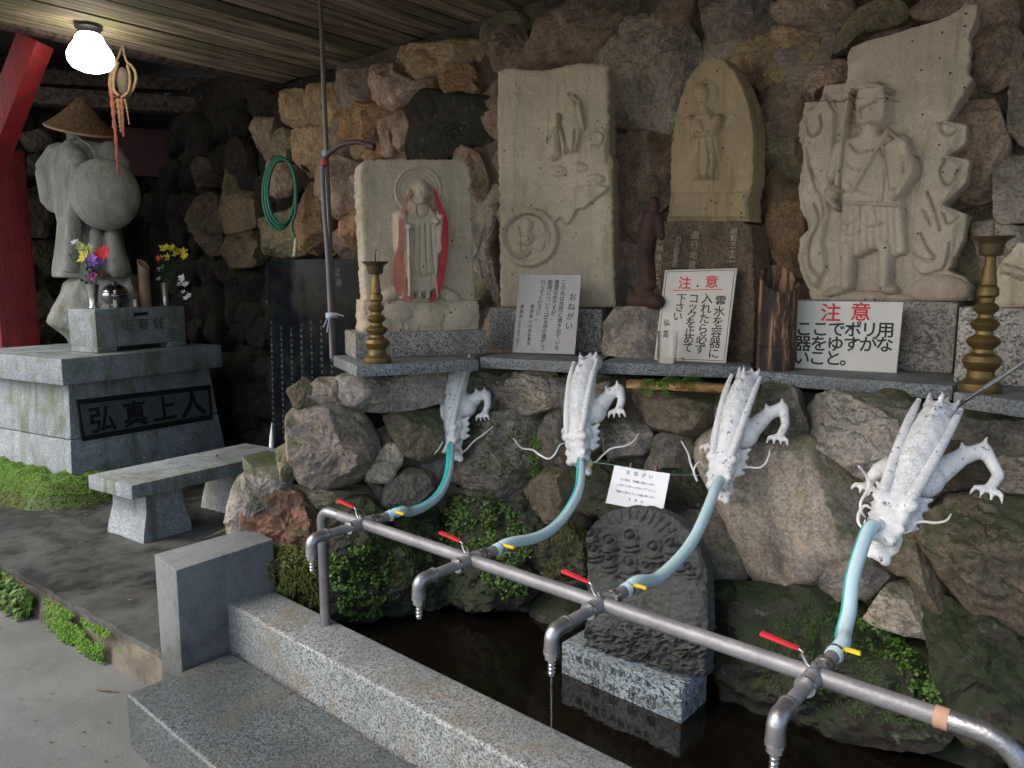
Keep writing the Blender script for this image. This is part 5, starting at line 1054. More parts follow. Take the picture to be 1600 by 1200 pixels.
def ring_loft(rows, seg=26):      # rows: centre px, py, half width px, depth px
    V, Fc = [], []
    for x, y, w_, d_ in rows:
        c_ = mp_(x, y)
        for k in range(seg):
            a = 2 * math.pi * k / seg; fold = 1 + .05 * math.sin(a * 7 + y * .02) + .025 * math.sin(a * 13); V.append(c_ + RT * math.cos(a) * w_ * kx * fold + A3([FW[0], FW[1], 0]) * math.sin(a) * d_ * kx * fold)
    for i in range(len(rows) - 1):
        for k in range(seg): a, b_ = i * seg + k, i * seg + (k + 1) % seg; Fc.append((a, b_, b_ + seg, a + seg))
    Fc += [tuple(reversed(range(seg))), tuple((len(rows) - 1) * seg + k for k in range(seg))]; return V, Fc
parts.append(ring_loft([(132,222,26,26),(130,240,44,34),(128,270,48,38),(132,310,46,38),(140,350,44,38),(143,390,50,42),(146,420,57,48),(147,434,58,48)]))
parts += [mc(125,205,127,222,20,19), mc(98,240,80,270,22,24), mc(80,270,86,315,22,20,-.02,-.04), mc(86,315,100,322,18,14,-.04,-.06), mc(84,292,96,300,20,22), mc(112,240,125,252,17,13,-.14,-.2), mc(125,252,112,272,12,9,-.22,-.22), mc(112,225,108,245,10,12,-.1,-.14), mc(170,235,190,262,18,16,.0,-.05)]
V, Fc = organic(parts, .012, 3); obj('robed_body', V, Fc, STATUE, mk, sharp=70)
V, Fc = ellipsoid(mp_(164, 304, -.22), [51 * kx, 36 * kx, 53 * kx], [RT, unit([FW[0], FW[1], 0]), (0, 0, 1.)], 20); obj('round_bundle', V, Fc, STATUE, mk)
obj('staff', *tube([mp_(122, 262, -.27), mp_(118, 300, -.25), mp_(112, 425, -.2)], [9 * kx, 10 * kx, 12 * kx], 14), STATUE, mk)
obj('skirt_panel', *organic([mc(175,362,185,425,9,14,-.14,-.16), mc(150,362,152,428,9,13,-.17,-.2)], .012, 2), STATUE, mk)
# straw hat
hc = mp_(127, 203, -.03); hu = unit(mp_(190, 222) - mp_(62, 188)); apex = mp_(131, 155, -.03); ax = unit(apex - (mp_(62, 188) + mp_(192, 221)) / 2); rim = (mp_(62, 188) + mp_(192, 221)) / 2; rim = rim + FW * -.03
Rr = np.linalg.norm(mp_(192, 221) - mp_(62, 188)) / 2 * .74; rim = rim + RT * .012; Hh = np.linalg.norm(apex - rim)
ax = unit(A3([0, 0, 1.]) * .93 + RT * .22 - A3([FW[0], FW[1], 0]) * .22)
t = NT('old_straw'); g = t.noise(1., 5, .7, vec=t.mapped((60, 60, 8))); STRAW = t.fin(t.ramp(g, [(.3, (.07, .035, .015)), (.55, (.22, .12, .05)), (.75, (.34, .2, .09))]), .85, t.bump(g, .5, .006))
hat = thing('straw_hat', 'conical old straw hat set on the monk statue head', 'hat', rim)
obj('cone', *lathe(rim, [(Rr * .99, -.008), (Rr * 1.0, 0), (Rr * .82, Hh * .16), (Rr * .6, Hh * .38), (Rr * .36, Hh * .66), (Rr * .16, Hh * .92), (Rr * .05, Hh * 1.0), (Rr * .14, Hh * .84), (Rr * .55, Hh * .33), (Rr * .97, -.008)], 40, ax, False), STRAW, hat)
obj('rim_hoop', *lathe(rim, [(Rr * 1.0, -.008), (Rr * 1.015, 0), (Rr * 1.0, .008), (Rr * .985, 0), (Rr * 1.0, -.008)], 40, ax, False), plain('straw_rim', (.42, .29, .16), .8), hat)
obj('chin_cord', *tube(spline([mp_(120, 214, -.1), mp_(140, 228, -.2), mp_(149, 245, -.22), mp_(143, 257, -.22)], 16), .004, 6), plain('pale_cord', (.35, .32, .25), .8), hat)
# offerings on the box
zbx = z1; SILV = plain('worn_silver', (.52, .50, .46), .3, .95, .1, 40, .15)
def on_box(x, y=480, b_=None):
    a, _ = pixpl(x, y, bb + (b_ or .1)); return pl(a, bb + (b_ or .1), zbx)
def vase(x, wpx, hpx, label, b_=.1):
    p = on_box(x, b_=b_); k = dep(p) / F; r = wpx / 2 * k; h = hpx * k
    return tag(obj('flower_vase', *lathe(p, [(r * .72, 0), (r * .8, h * .05), (r * .62, h * .12), (r * .68, h * .5), (r * .95, h * .95), (r * 1.05, h), (r * .95, h), (r * .6, h * .3), (.001, h * .2)], 20), SILV), label, 'vase', 'silver flower vases'), p, h
_, vp1, vh1 = vase(147, 19, 38, 'silver vase holding purple, red and yellow flowers', .08)
_, vp2, vh2 = vase(259, 18, 37, 'silver vase holding yellow and trailing white flowers', .1)
p = on_box(181, b_=.16); k = dep(p) / F; h = 38 * k
cen = thing('incense_burner', 'shiny lidded metal incense pot between the vase and bamboo cup', 'incense pot', p)
obj('bowl', *lathe(p, [(9*k,0),(10*k,1*k),(7*k,3*k),(14*k,8*k),(19*k,16*k),(18.5*k,22*k),(17*k,24*k)], 24), plain('dark_silver', (.25, .25, .26), .18, 1.), cen)
obj('lid', *lathe(p, [(18*k,24*k),(18.5*k,25*k),(15*k,32*k),(8*k,36*k),(3*k,37*k),(4*k,40*k),(1*k,42*k)], 24), MAT['dark_silver'], cen)
for x, lab in ((182, 'little metal cup in front of the incense pot'), (213, 'little metal cup beside the bamboo cup')):
    p = on_box(x, b_=.03); k = dep(p) / F; tag(obj('metal_cup', *lathe(p, [(4.5*k,0),(5*k,1*k),(4*k,2*k),(4.2*k,12*k),(4.4*k,13*k),(3.6*k,13*k),(3.4*k,4*k)], 16), SILV), lab, 'cup', 'little metal cups')
p = on_box(228, b_=.14); k = dep(p) / F; V, Fc = [], []
for rr, top_ in ((8.5*k, 0), (8.5*k, 1), (7*k, 1), (7*k, .4)):
    for j in range(20):
        a = 2 * math.pi * j / 20; V.append(p + RT * math.cos(a) * rr + A3([FW[0], FW[1], 0]) * math.sin(a) * rr + A3([0, 0, (0 if top_ == 0 else 66*k - math.cos(a) * 7*k + math.sin(a) * 3*k if top_ == 1 else 25*k)]))
for i in range(3):
    for j in range(20): a, c_ = i * 20 + j, i * 20 + (j + 1) % 20; Fc.append((a, c_, c_ + 20, a + 20))
Fc += [tuple(reversed(range(20))), tuple(60 + j for j in range(20))]
tag(obj('bamboo_cup', V, Fc, plain('tan_bamboo', (.30, .19, .11), .55, 0, .2, 60, .25)), 'tan bamboo tube cut at a slant, standing on the granite offering box', 'bamboo tube')
# flowers: petals as small curved blades
rg = random.Random(12)
def petals(c, r, npet, face, cup=.35):
    f = unit(face); u, v = frame(f); parts = []; a0 = rg.uniform(0, 6)
    for k in range(npet):
        a = a0 + 2 * math.pi * k / npet + rg.uniform(-.15, .15); d_ = u * math.cos(a) + v * math.sin(a); t_ = -u * math.sin(a) + v * math.cos(a); rr = r * rg.uniform(.8, 1.1)
        parts.append(([c, c + d_ * rr * .5 + t_ * rr * .32 + f * cup * rr * .4, c + d_ * rr + f * cup * rr, c + d_ * rr * .5 - t_ * rr * .32 + f * cup * rr * .4], [(0, 1, 2, 3)]))
    return merge(parts)
PET = {n_: plain('petal_' + n_, c_, .6, 0, 0, 60, .2) for n_, c_ in dict(yellow=(.65, .55, .04), red=(.62, .02, .03), purple=(.3, .13, .5), magenta=(.45, .03, .22), white=(.75, .75, .72), lime=(.42, .48, .16), leaf=(.03, .08, .025)).items()}
def bouquet(label, vp, vh, fl, dd):
    b_ = vp + A3([0, 0, vh * .55]); t_ = thing('flower_bunch', label, 'flowers', b_, 'flower bunches')
    stems = []
    for x, y, col, r, npet, nh in fl:
        dq = dd + rg.uniform(-.03, .03); c_ = atd(x, y, dq); mid = (c_ + b_) / 2 + A3([0, 0, .02]); stems.append(tube(spline([b_, mid, c_], 6), .0018, 5))
        for j in range(nh):
            cc = c_ + A3([rg.uniform(-1, 1), rg.uniform(-1, 1), rg.uniform(-1, 1)]) * r * kx * .6 * (j > 0)
            obj('blossom', *petals(cc, r * kx * 1.0, npet, -FW + A3([rg.uniform(-.5, .5), rg.uniform(-.5, .5), rg.uniform(0, .7)])), PET[col], t_, False)
    obj('stems', *merge(stems), PET['leaf'], t_)['kind'] = 'stuff'
    lv = []
    for j in range(14):
        c_ = b_ + A3([rg.uniform(-.05, .05), rg.uniform(-.05, .05), vh * .5 + rg.uniform(0, .1)]); lv.append(petals(c_, .035, 2, (rg.uniform(-1, 1), rg.uniform(-1, 1), .6)))
    obj('leaves', *merge(lv), PET['leaf'], t_, False)['kind'] = 'stuff'
dv = dep(vp1)
bouquet('mixed purple, magenta, red and yellow flower bunch in a silver vase', vp1, vh1, [(133,400,'yellow',13,12,1),(163,396,'red',12,7,2),(167,393,'red',9,6,1),(145,410,'purple',9,6,2),(152,416,'purple',9,6,2),(140,418,'white',7,5,1),(145,430,'magenta',10,5,2),(154,424,'magenta',9,5,2),(116,379,'white',6,5,2),(128,384,'lime',7,5,2),(140,388,'lime',8,5,2),(113,400,'leaf',6,4,1),(168,410,'purple',5,4,1),(158,408,'purple',8,5,1)], dv)
dv = dep(vp2)
bouquet('yellow and white flower bunch with a trailing white spray in a silver vase', vp2, vh2, [(255,388,'yellow',7,5,2),(267,388,'yellow',7,5,2),(274,397,'yellow',8,5,2),(286,392,'yellow',8,5,2),(291,400,'yellow',7,5,2),(251,403,'yellow',7,5,1),(262,402,'yellow',7,5,1),(249,407,'red',7,7,2),(252,421,'white',8,5,2),(248,436,'white',5,5,1),(285,436,'white',7,5,2),(289,445,'white',6,5,2),(280,444,'white',5,5,1),(287,456,'white',5,5,1),(295,462,'white',5,5,1),(290,466,'white',5,5,1)], dv)

# ------------------------------------------------------------------ granite bench
bn = thing('granite_bench', 'low pale granite bench with splayed block legs beside the plinth', 'bench', (-4.1, 2.0, .14))
zt = .475; A_ = atz(205, 759, zt); B_ = atz(137, 742, zt); Cc = atz(452, 704, zt); 
dL = unit(Cc - A_); Lb = float((Cc - A_) @ dL); dW = B_ - A_
def bq(s_, t_, z): p = A_ + dL * s_ + dW * t_; return A3([p[0], p[1], z])
obj('seat', *bevel(*hexa([bq(0,0,.40), bq(Lb,0,.40), bq(Lb,1,.40), bq(0,1,.40)], [bq(0,0,zt), bq(Lb,0,zt), bq(Lb,1,zt), bq(0,1,zt)]), .006, 2), GRANP, bn)
for s0 in (.06, Lb - .36):
    prof = [(0, .13), (.01, .2), (.035, .3), (.04, .40)]; V, Fc = [], []
    for ins, z in prof: V += [bq(s0 + ins, .08 + ins, z), bq(s0 + .28 - ins, .08 + ins, z), bq(s0 + .28 - ins, .92 - ins, z), bq(s0 + ins, .92 - ins, z)]
    for i in range(3):
        for k in range(4): a, c_ = i * 4 + k, i * 4 + (k + 1) % 4; Fc.append((a, c_, c_ + 4, a + 4))
    Fc += [(3, 2, 1, 0), (12, 13, 14, 15)]; obj('leg', V, Fc, GRANP, bn, sharp=30)
# greenish flat stone at the bench end
zz = .62; g0 = [atz(x, y, zz) for x, y in [(378,712),(418,703),(462,712),(445,727),(400,737)]]
V = [p - A3([0, 0, .07]) for p in g0] + g0; Fc = [(4, 3, 2, 1, 0), (5, 6, 7, 8, 9)] + [(i, (i + 1) % 5, (i + 1) % 5 + 5, i + 5) for i in range(5)]
tag(obj('flat_stone', *bevel(V, Fc, .006, 2), ROCKL, color=(.15, .16, .12)), 'small flat greenish stone slab lying on the boulders at the bench end', 'stone slab')

# ------------------------------------------------------------------ black inscribed stele
yb = 2.72; c0_ = [aty(x, y, yb) for x, y in [(417,406),(566,404),(566,715),(427,712)]]
bs = thing('black_stele', 'polished black memorial stone with columns of fine white writing in the corner', 'memorial stone', c0_[3])
t = NT('polished_black'); g = t.noise(6, 6, .7); BLK = t.fin(t.mix(t.ramp(g, [(.48, 0.), (.62, 1.)]), (.007, .008, .011), (.016, .020, .016)), t.ramp(g, [(.4, .08), (.65, .2)]), spec=.04)
C = c0_; nn = A3([0, -1., 0]); obj('slab', *bevel(*hexa([C[3] - nn * .14, C[2] - nn * .14, C[1] - nn * .14, C[0] - nn * .14], [C[3], C[2], C[1], C[0]]), .006, 2), BLK, bs)
obj('foot_stone', *bevel(*box(C[3][0] - .08, C[2][0] + .08, yb - .1, yb + .25, .12, C[3][2] - .001), .01, 2), GRAND, bs)
T = []; rg = random.Random(8); KJ = '昭和弘真上人霊水谷寺建立之碑願主大法師修行山開祖遺徳記'
for k in range(7):
    x = 424 + k * 15.5; n_ = 22 - k * 1
    T += column(''.join(rg.choice(KJ) for _ in range(n_)), x, 500 + rg.uniform(0, 20), x + 4, 690 - k * 6, 6.5)
T += column('之碑', 528, 425, 530, 442, 13)
print_on(bs, 'lettering', plain('white_incised', (.11, .12, .125), .7), T, A3([0, yb, 0]), nn, A3([1., 0, 0]), A3([0, 0, 1.]))
a = atz(423, 706, .5); a = aty(424, 706, yb - .25); b_ = aty(425, 660, yb - .2)
tag(obj('white_stake', *tube([a, (a + b_) / 2, b_], [.016, .013, .002], 10), WHITE), 'small white pointed stake in front of the black memorial stone', 'stake')

# ------------------------------------------------------------------ poles, hose coil, bent tap by the corner
pole0 = atz(499, -4, 2.87); dp = dep(pole0); zlow = 1.12
pb = A3([atd(523, 556, 3.3)[0], atd(523, 556, 3.3)[1], 0]); 
dpo = 3.45; pt_, pm_ = atd(499, -40, dpo), atd(523, 562, dpo)
tag(obj('conduit_pole', *tube([pt_, pm_], .0105, 14), plain('pole_grey', (.20, .175, .16), .45, .4, .1, 40, .2)), 'tall thin grey metal pole running from shelf rocks up past the ceiling', 'pole')
pp = thing('standpipe', 'thin mauve water pipe tied to the tall pole, with an outlet bent to one side', 'pipe', atd(519, 560, dpo - .03))
obj('riser_pipe', *tube(spline([atd(519, 560, dpo - .03), atd(513, 420, dpo - .03), atd(506, 320, dpo - .03), atd(504, 262, dpo - .02), atd(507, 247, dpo - .02)], 20), .0105, 12), plain('mauve_pipe', (.20, .175, .185), .5, 0, .1, 40, .2), pp)
obj('outlet_pipe', *tube(spline([atd(506, 250, dpo - .02), atd(516, 238, dpo - .04), atd(535, 226, dpo - .1), atd(560, 222, dpo - .14), atd(576, 228, dpo - .16)], 20), .011, 12), plain('brown_pipe', (.085, .045, .04), .5), pp)
obj('outlet_cap', *tube([atd(574, 227, dpo - .16), atd(585, 230, dpo - .17)], .017, 12), MAT['brown_pipe'], pp)
for x, y, c_ in ((511, 241, (.25, .4, .5)), (508, 255, (.5, .05, .05))): obj('tape', *tube([atd(x - 1, y - 4, dpo - .02), atd(x - 1, y + 4, dpo - .02)], .018, 12), plain('tape_%d' % y, c_, .5), pp)
tw = [[(519, 492), (512, 497), (507, 508), (505, 511)], [(519, 492), (528, 491), (537, 494)], [(516, 494), (513, 505), (511, 519)]]
tag(obj('twine_tie', *merge([tube(spline([atd(x, y, dpo - .05) for x, y in q], 10), .003, 6) for q in tw] + [tube([atd(519, 489, dpo - .015), atd(519.3, 497, dpo - .015)], .03, 14)]), plain('pale_twine', (.42, .5, .56), .6)), 'pale plastic twine tied round the two thin pipes', 'twine')
dh = dep(aty(436, 300, 2.86)); hc_ = thing('garden_hose', 'coiled dark green garden hose hanging on the boulder wall', 'hose', aty(436, 365, 2.86))
pts = []
for k in range(3 * 24 + 1):
    a = 2 * math.pi * k / 24; lp = k / 24; pts.append(atd(436 - 1 + (26 - 1.6 * lp) * math.cos(a) + lp * 2.2, 302 + (58 - 3 * lp) * math.sin(a) - lp * 1.5, dh - .03 - .016 * lp))
obj('coil', *tube(pts, .0105, 10), plain('green_rubber', (.012, .16, .10), .35), hc_)
obj('hose_end', *tube(spline([pts[-1], atd(462, 330, dh - .08), atd(456, 352, dh - .08), atd(462, 376, dh - .08)], 14), .009, 10), MAT['green_rubber'], hc_)
obj('nozzle', *tube([atd(463, 372, dh - .08), atd(460, 401, dh - .08)], [.011, .013], 12), plain('cream_plastic', (.62, .56, .42), .5), hc_)

# ------------------------------------------------------------------ lamp and hanging straw tassel
lb = atz(138, 38, ZC); k = dep(lb) / F
lamp = thing('ceiling_lamp', 'glowing white glass globe lamp under the ceiling boards', 'lamp', lb)
obj('lamp_base', *lathe(lb, [(20*k,0.001),(20*k,6*k),(17*k,9*k),(15*k,14*k),(15*k,18*k)], 28, (0, 0, -1)), plain('black_plastic', (.012, .012, .013), .4), lamp)
t = NT('lit_globe'); t.fin((.9, .88, .82), .3, Emission_Color=(1., .93, .84), Emission_Strength=6.)
obj('globe', *lathe(lb, [(15*k,14*k),(19*k,18*k),(22*k,26*k),(29*k,36*k),(33.5*k,46*k),(33*k,56*k),(27*k,65*k),(16*k,70*k),(3*k,71.5*k)], 32, (0, 0, -1)), t.m, lamp)
hk = atz(190, 72, ZC); dt = dep(hk); k = dt / F
ta = thing('straw_tassel', 'hanging twisted straw rope bundle with faded red strips under the ceiling', 'tassel', atd(188, 150, dt))
STR = plain('straw_rope', (.34, .25, .13), .85, 0, .8, 200, .3); REDC = plain('red_strip', (.33, .10, .06), .8, 0, .4, 90, .3)
def tp(L_, dd=0): return spline([atd(x, y, dt + dd) for x, y in L_], 26)
obj('hanging_cord', *merge([tube(tp([(192,70),(194,84),(198,96),(204,102)]), .007, 8), tube(tp([(190,74),(186,86),(182,94),(178,100)], .01), .006, 8)]), STR, ta)['kind'] = 'stuff'
for q, dd, r_ in (([(203,100),(211,112),(212,128),(204,145),(192,155)], 0, .009), ([(199,102),(203,120),(201,142),(190,153)], -.02, .008), ([(180,98),(174,115),(172,135),(180,148),(192,153)], .01, .011), ([(184,97),(178,118),(178,140),(186,150)], -.02, .009)): obj('straw_loop', *tube(tp(q, dd), r_, 8), STR, ta)
obj('core_bundle', *lathe(atd(191, 106, dt + .03), [(4*k,0),(9*k,6*k),(10*k,20*k),(8*k,36*k),(2*k,42*k)], 14, (0, 0, -1)), plain('grey_straw', (.2, .16, .12), .9, 0, .8, 150, .3), ta)
for q, m_, r_ in (([(174,140),(176,165),(178,185),(181,215),(183,245),(185,274)], REDC, .013), ([(176,150),(179,175),(182,178)], REDC, .014), ([(184,155),(187,185),(189,207)], STR, .011), ([(190,155),(192,190),(193,214)], REDC, .010), ([(195,155),(199,175),(202,195)], STR, .006), ([(178,160),(177,190),(176,200)], STR, .008)):
    rr = np.linspace(r_, r_ * .5, 26) * (1 + .25 * np.sin(np.arange(26) * 1.7)); obj('strip', *tube(tp(q, rg.uniform(-.02, .02)), rr, 7), m_, ta)

# ================================================================== PLANTS AND MOSS
bvh = BVHTree.FromPolygons(BVH_V, BVH_F)
def cast(x, y):
    d_ = unit(ray(x, y)); h = bvh.ray_cast(Vector(C0), Vector(d_))
    return (A3(h[0]), A3(h[1])) if h[0] is not None else None
t = NT('small_leaf'); LEAF = t.fin(t.mix(t.noise(30, 3, .5), (.025, .075, .010), (.115, .225, .032)), .5, spec=.4, Subsurface_Weight=.1)
t = NT('dark_moss'); MOSSD = t.fin(t.mix(t.noise(60, 3, .6), (.018, .045, .006), (.06, .11, .015)), .8)
t = NT('yellow_moss'); MOSSY = t.fin(t.mix(t.noise(40, 3, .6), (.06, .08, .01), (.16, .17, .025)), .8)
t = NT('bright_moss'); MOSSB = t.fin(t.mix(t.noise(45, 3, .6), (.05, .13, .01), (.16, .32, .03)), .8)
def leafpatch(name, label, cat, poly, count, r, mat, lift=.01, seed=0, round_=True, droop=.0):
    rg = random.Random(seed); xs = [p[0] for p in poly]; ys = [p[1] for p in poly]; V, Fc = [], []; c = 0; tries = 0
    while c < count and tries < count * 12:
        tries += 1; x, y = rg.uniform(min(xs), max(xs)), rg.uniform(min(ys), max(ys)); ins = False; j = len(poly) - 1
        for i in range(len(poly)):
            if ((poly[i][1] > y) != (poly[j][1] > y)) and x < (poly[j][0] - poly[i][0]) * (y - poly[i][1]) / (poly[j][1] - poly[i][1] + 1e-9) + poly[i][0]: ins = not ins
            j = i
        if not ins or noise.noise(Vector((x * .045, y * .045, seed))) < -.12: continue
        h = cast(x, y)
        if h is None: continue
        p, nn_ = h; nn_ = nn_ if nn_ @ ray(x, y) < 0 else -nn_; rr = r * rg.uniform(.55, 1.25); f = unit(nn_ + A3([rg.uniform(-.8, .8), rg.uniform(-.8, .8), rg.uniform(-.1, 1.1)])); u, v = frame(f); a0 = rg.uniform(0, 6)
        c_ = p + nn_ * lift * rg.uniform(.2, 1.6); b0 = len(V); m = 6 if round_ else 4; c += 1
        V.append(c_ + f * rr * .2)
        for q in range(m): a = a0 + 2 * math.pi * q / m; k_ = 1. if round_ else (1.5 if q % 2 == 0 else .35); V.append(c_ + (u * math.cos(a) + v * math.sin(a)) * rr * k_ - A3([0, 0, droop * rr * k_]))
        for q in range(m): Fc.append((b0, b0 + 1 + q, b0 + 1 + (q + 1) % m))
    return tag(obj(name, V, Fc, mat, smooth=False), label, cat, kind='stuff')
leafpatch('creeping_plants', 'small round-leaved creeping plants on wet boulders under the second hose', 'plants', [(690,780),(760,770),(815,800),(830,860),(820,930),(770,930),(740,880),(690,850)], 1300, .0058, LEAF, .016, 1)
leafpatch('creeping_plants', 'creeping plants with small round leaves beside the pipe leg at the water', 'plants', [(510,870),(560,850),(610,860),(605,920),(590,960),(545,968),(510,930)], 900, .006, LEAF, .016, 2)
leafpatch('dark_moss', 'dark green moss on the boulders below the first hose', 'moss', [(560,800),(680,770),(740,800),(720,900),(640,930),(570,900)], 900, .007, MOSSD, .006, 3, False)
leafpatch('fern_moss', 'yellow-green feathery moss on the rock by the concrete block', 'moss', [(392,860),(440,850),(495,862),(500,940),(460,955),(410,930)], 1000, .010, MOSSY, .016, 4, False, .5)
leafpatch('rock_moss', 'patchy green moss on the big wet boulder at the pipe end', 'moss', [(1180,960),(1300,940),(1420,1000),(1470,1080),(1460,1140),(1340,1120),(1180,1080)], 900, .007, MOSSD, .005, 5, False)
leafpatch('creeping_plants', 'little leafy plants trailing on the wet boulder right of the last hose', 'plants', [(1330,960),(1400,990),(1440,1030),(1475,1100),(1450,1120),(1400,1040),(1350,1010)], 380, .0055, LEAF, .012, 6)
leafpatch('rock_moss', 'moss patch on the boulder beneath the second dragon', 'moss', [(700,650),(790,650),(850,690),(830,750),(740,740)], 500, .006, MOSSD, .004, 7, False)
leafpatch('rock_moss', 'long tuft of green moss hanging beside the second dragon', 'moss', [(826,680),(846,676),(846,700),(838,745),(826,740)], 220, .008, MOSSB, .012, 9, False, .6)
leafpatch('rock_moss', 'mossy film on the dark rock left of the water carving', 'moss', [(840,820),(915,815),(915,900),(850,900)], 350, .006, MOSSY, .004, 10, False)
# fern sprigs hanging under the shelf
def sprig(px, py, d_, n_, size, label, seed):
    rg = random.Random(seed); b_ = atd(px, py, d_); t_ = thing('fern_sprig', label, 'fern', b_, 'fern sprigs under the shelf')
    for k in range(n_):
        a = rg.uniform(-2.8, .4); L_ = size * rg.uniform(.6, 1.1); e = b_ + RT * math.cos(a) * L_ + A3([0, 0, math.sin(a) * L_ * .55 + .01]) - A3([FW[0], FW[1], 0]) * L_ * .6; mid = (b_ + e) / 2 + A3([0, 0, L_ * .25]); Q = spline([b_, mid, e], 9); parts = [tube(Q, .0012, 4)]
        dd = unit(e - b_); s_ = unit(np.cross(dd, (0, 0, 1)))
        for i in range(2, 9):
            for sg in (-1, 1):
                ll = L_ * .30 * (1 - abs(i - 4) / 8); p = Q[i]; q = p + (s_ * sg + dd * .5) * ll; w_ = dd * ll * .38; parts.append(([p, (p + q) / 2 + w_, q, (p + q) / 2 - w_], [(0, 1, 2, 3)]))
        obj('frond', *merge(parts), MOSSB if k % 3 else MOSSY, t_, False)
ds = dep(atz(1035, 600, 1.13)) - .16
sprig(1028, 598, ds, 12, .085, 'bright green fern sprig hanging below the batten beside the brown boulder', 1)
sprig(1062, 596, ds, 9, .07, 'smaller green fern sprig under the middle of the wooden batten', 2)
# moss mound at the foot of the plinth
def mound(name, label, fn, n, r, mat, seed):
    rg = random.Random(seed); V, Fc = [], []
    for _ in range(n):
        p, nn_ = fn(rg); f = unit(nn_ + A3([rg.uniform(-.6, .6), rg.uniform(-.6, .6), rg.uniform(0, .6)])); u, v = frame(f); b0 = len(V); rr = r * rg.uniform(.6, 1.3); a0 = rg.uniform(0, 6)
        V.append(p + f * rr * .5)
        for q in range(4): a = a0 + math.pi / 2 * q; k_ = 1.3 if q % 2 == 0 else .45; V.append(p + (u * math.cos(a) + v * math.sin(a)) * rr * k_)
        for q in range(4): Fc.append((b0, b0 + 1 + q, b0 + 1 + (q + 1) % 4))
    return tag(obj(name, V, Fc, mat, smooth=False), label, 'moss', kind='stuff')
def bank(s_, w_):
    """s_ along the foot (0 back left, 1 corner, 1.5 along the front), w_ 0..1 outwards"""
    if s_ < .94: base, out = pl(.0, 1.0 * (1 - s_), .13), -E1
    elif s_ > 1.06: base, out = pl((s_ - 1) * 1.0, .0, .13), -E2
    else: f = (s_ - .94) / .12; base, out = pl(.03 * f, .03 * (1 - f), .13), -unit(E1 * (1 - f) + E2 * f)
    W_ = (.30 + .06 * noise.noise(Vector((s_ * 4, 1, 0)))) * (1 if s_ < 1.1 else max(.25, 1 - (s_ - 1.1) * 1.6)); Hk = .19 * (1 if s_ < 1.15 else max(.4, 1 - (s_ - 1.15) * 1.3))
    lump = .03 * noise.fractal(Vector((s_ * 7, w_ * 3, 4)), .9, 2., 4)
    return base + out * (W_ * w_ - .03) + A3([0, 0, Hk * (1 - w_ ** 2.6) * (.9 + .1 * w_) + lump]), unit(out * (.25 + w_) + A3([0, 0, 1.]))
def plinth_moss(rg): return bank(rg.uniform(0, 1.5), .78 * rg.random() ** .8)
def plinth_moss2(rg): return bank(rg.uniform(0, 1.5), 1.06 - .5 * rg.random() ** 1.5)
N_ = 90; V = [bank(1.5 * i / (N_ - 1), j / 15)[0] for i in range(N_) for j in range(16)]
Fc = [(i * 16 + j, i * 16 + j + 1, (i + 1) * 16 + j + 1, (i + 1) * 16 + j) for i in range(N_ - 1) for j in range(15)]
tag(obj('moss_bank', V, Fc, MOSSD), 'thick bright green moss bank at the foot of the plinth', 'moss', kind='stuff')
mound('moss_fringe', 'browned fringe of the moss bank running out onto the platform', plinth_moss2, 9000, .007, MOSSY, 14)
mound('moss_tufts', 'fine green moss tufts growing on the bank beside the plinth', plinth_moss, 20000, .0065, MOSSB, 4)
def kerb_moss(rg):
    x = rg.choice([rg.uniform(-4.6, -3.75), rg.uniform(-3.45, -3.0), rg.uniform(-4.2, -3.7)]); z = rg.random() ** .8 * .14
    for _ in range(20):
        if noise.fractal(Vector((x * 4.5, z * 9, 2)), .9, 2., 3) > -.02: break
        x = rg.choice([rg.uniform(-4.7, -3.7), rg.uniform(-3.6, -2.9)]); z = rg.random() ** .8 * .14
    return A3([x, edge_y(x) - .02 - rg.random() * .012 - (.14 - z) * .13, z]), A3([0, -1., .4])
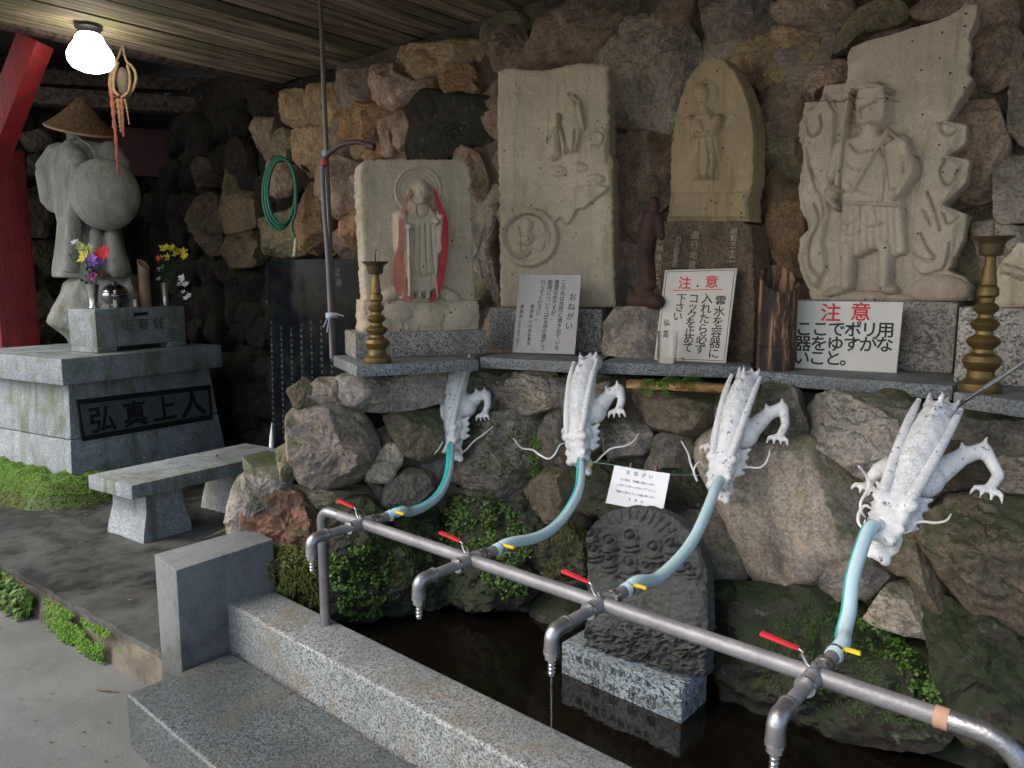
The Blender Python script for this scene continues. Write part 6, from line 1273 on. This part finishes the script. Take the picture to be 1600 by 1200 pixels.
mound('kerb_moss', 'bright moss and tiny weeds along the platform edge', kerb_moss, 5200, .0075, MOSSB, 9)
def kerb_weed(rg):
    x = rg.uniform(-4.7, -3.72); return A3([x, edge_y(x) - .03 - rg.random() * .06, rg.random() * .15]), A3([0, -1., .8])
mound('kerb_weeds', 'small rounded weed leaves along the foot of the platform edge', kerb_weed, 900, .018, LEAF, 10)
# dead leaves and a twig on the concrete
def litter(name, label, n, fn, r, mat, seed):
    rg = random.Random(seed); parts = []
    for _ in range(n):
        p = fn(rg); a = rg.uniform(0, 6.28); L_ = r * rg.uniform(.4, 1.4); d_ = A3([math.cos(a), math.sin(a), 0]); q = A3([-d_[1], d_[0], 0]) * L_ * rg.uniform(.15, .5)
        parts.append(([p - d_ * L_, p + q + A3([0, 0, L_ * .25]), p + d_ * L_ + A3([0, 0, L_ * .1]), p - q], [(0, 1, 2, 3)]))
    return tag(obj(name, *merge(parts), mat, smooth=False), label, 'leaf litter', kind='stuff')
DLEAF = plain('dead_leaf', (.12, .075, .04), .8)
litter('leaf_litter', 'specks of dead leaf scattered over the concrete ground', 150, lambda g: A3([g.uniform(-4.6, -1.8), g.uniform(.1, .95), .004]), .008, DLEAF, 1)
litter('leaf_litter', 'brown leaf scraps and twigs on the dark platform around the bench', 260, lambda g: A3([g.uniform(-4.9, -2.7), g.uniform(1.15, 2.3), .162]), .011, DLEAF, 2)
litter('leaf_litter', 'crumbs of dead leaf along the foot of the granite kerb', 120, lambda g: A3([g.uniform(-2.4, -.4), 1.252 - abs(g.gauss(0, .03)), .1845]), .006, DLEAF, 3)
a = atz(167, 1081, .004); tag(obj('twig', *tube([a - A3([.04, .02, -.002]), a + A3([.0, .004, .004]), a + A3([.04, .03, .002])], [.002, .004, .001], 6), DLEAF), 'single dark dead leaf sliver lying on the concrete near the step', 'leaf')
a = bq(.62, .45, zt + .004); tag(obj('dry_leaf', *petals(a, .03, 3, (0, 0, 1), .5), DLEAF, smooth=False), 'crumpled dry leaf on the granite bench seat', 'leaf')
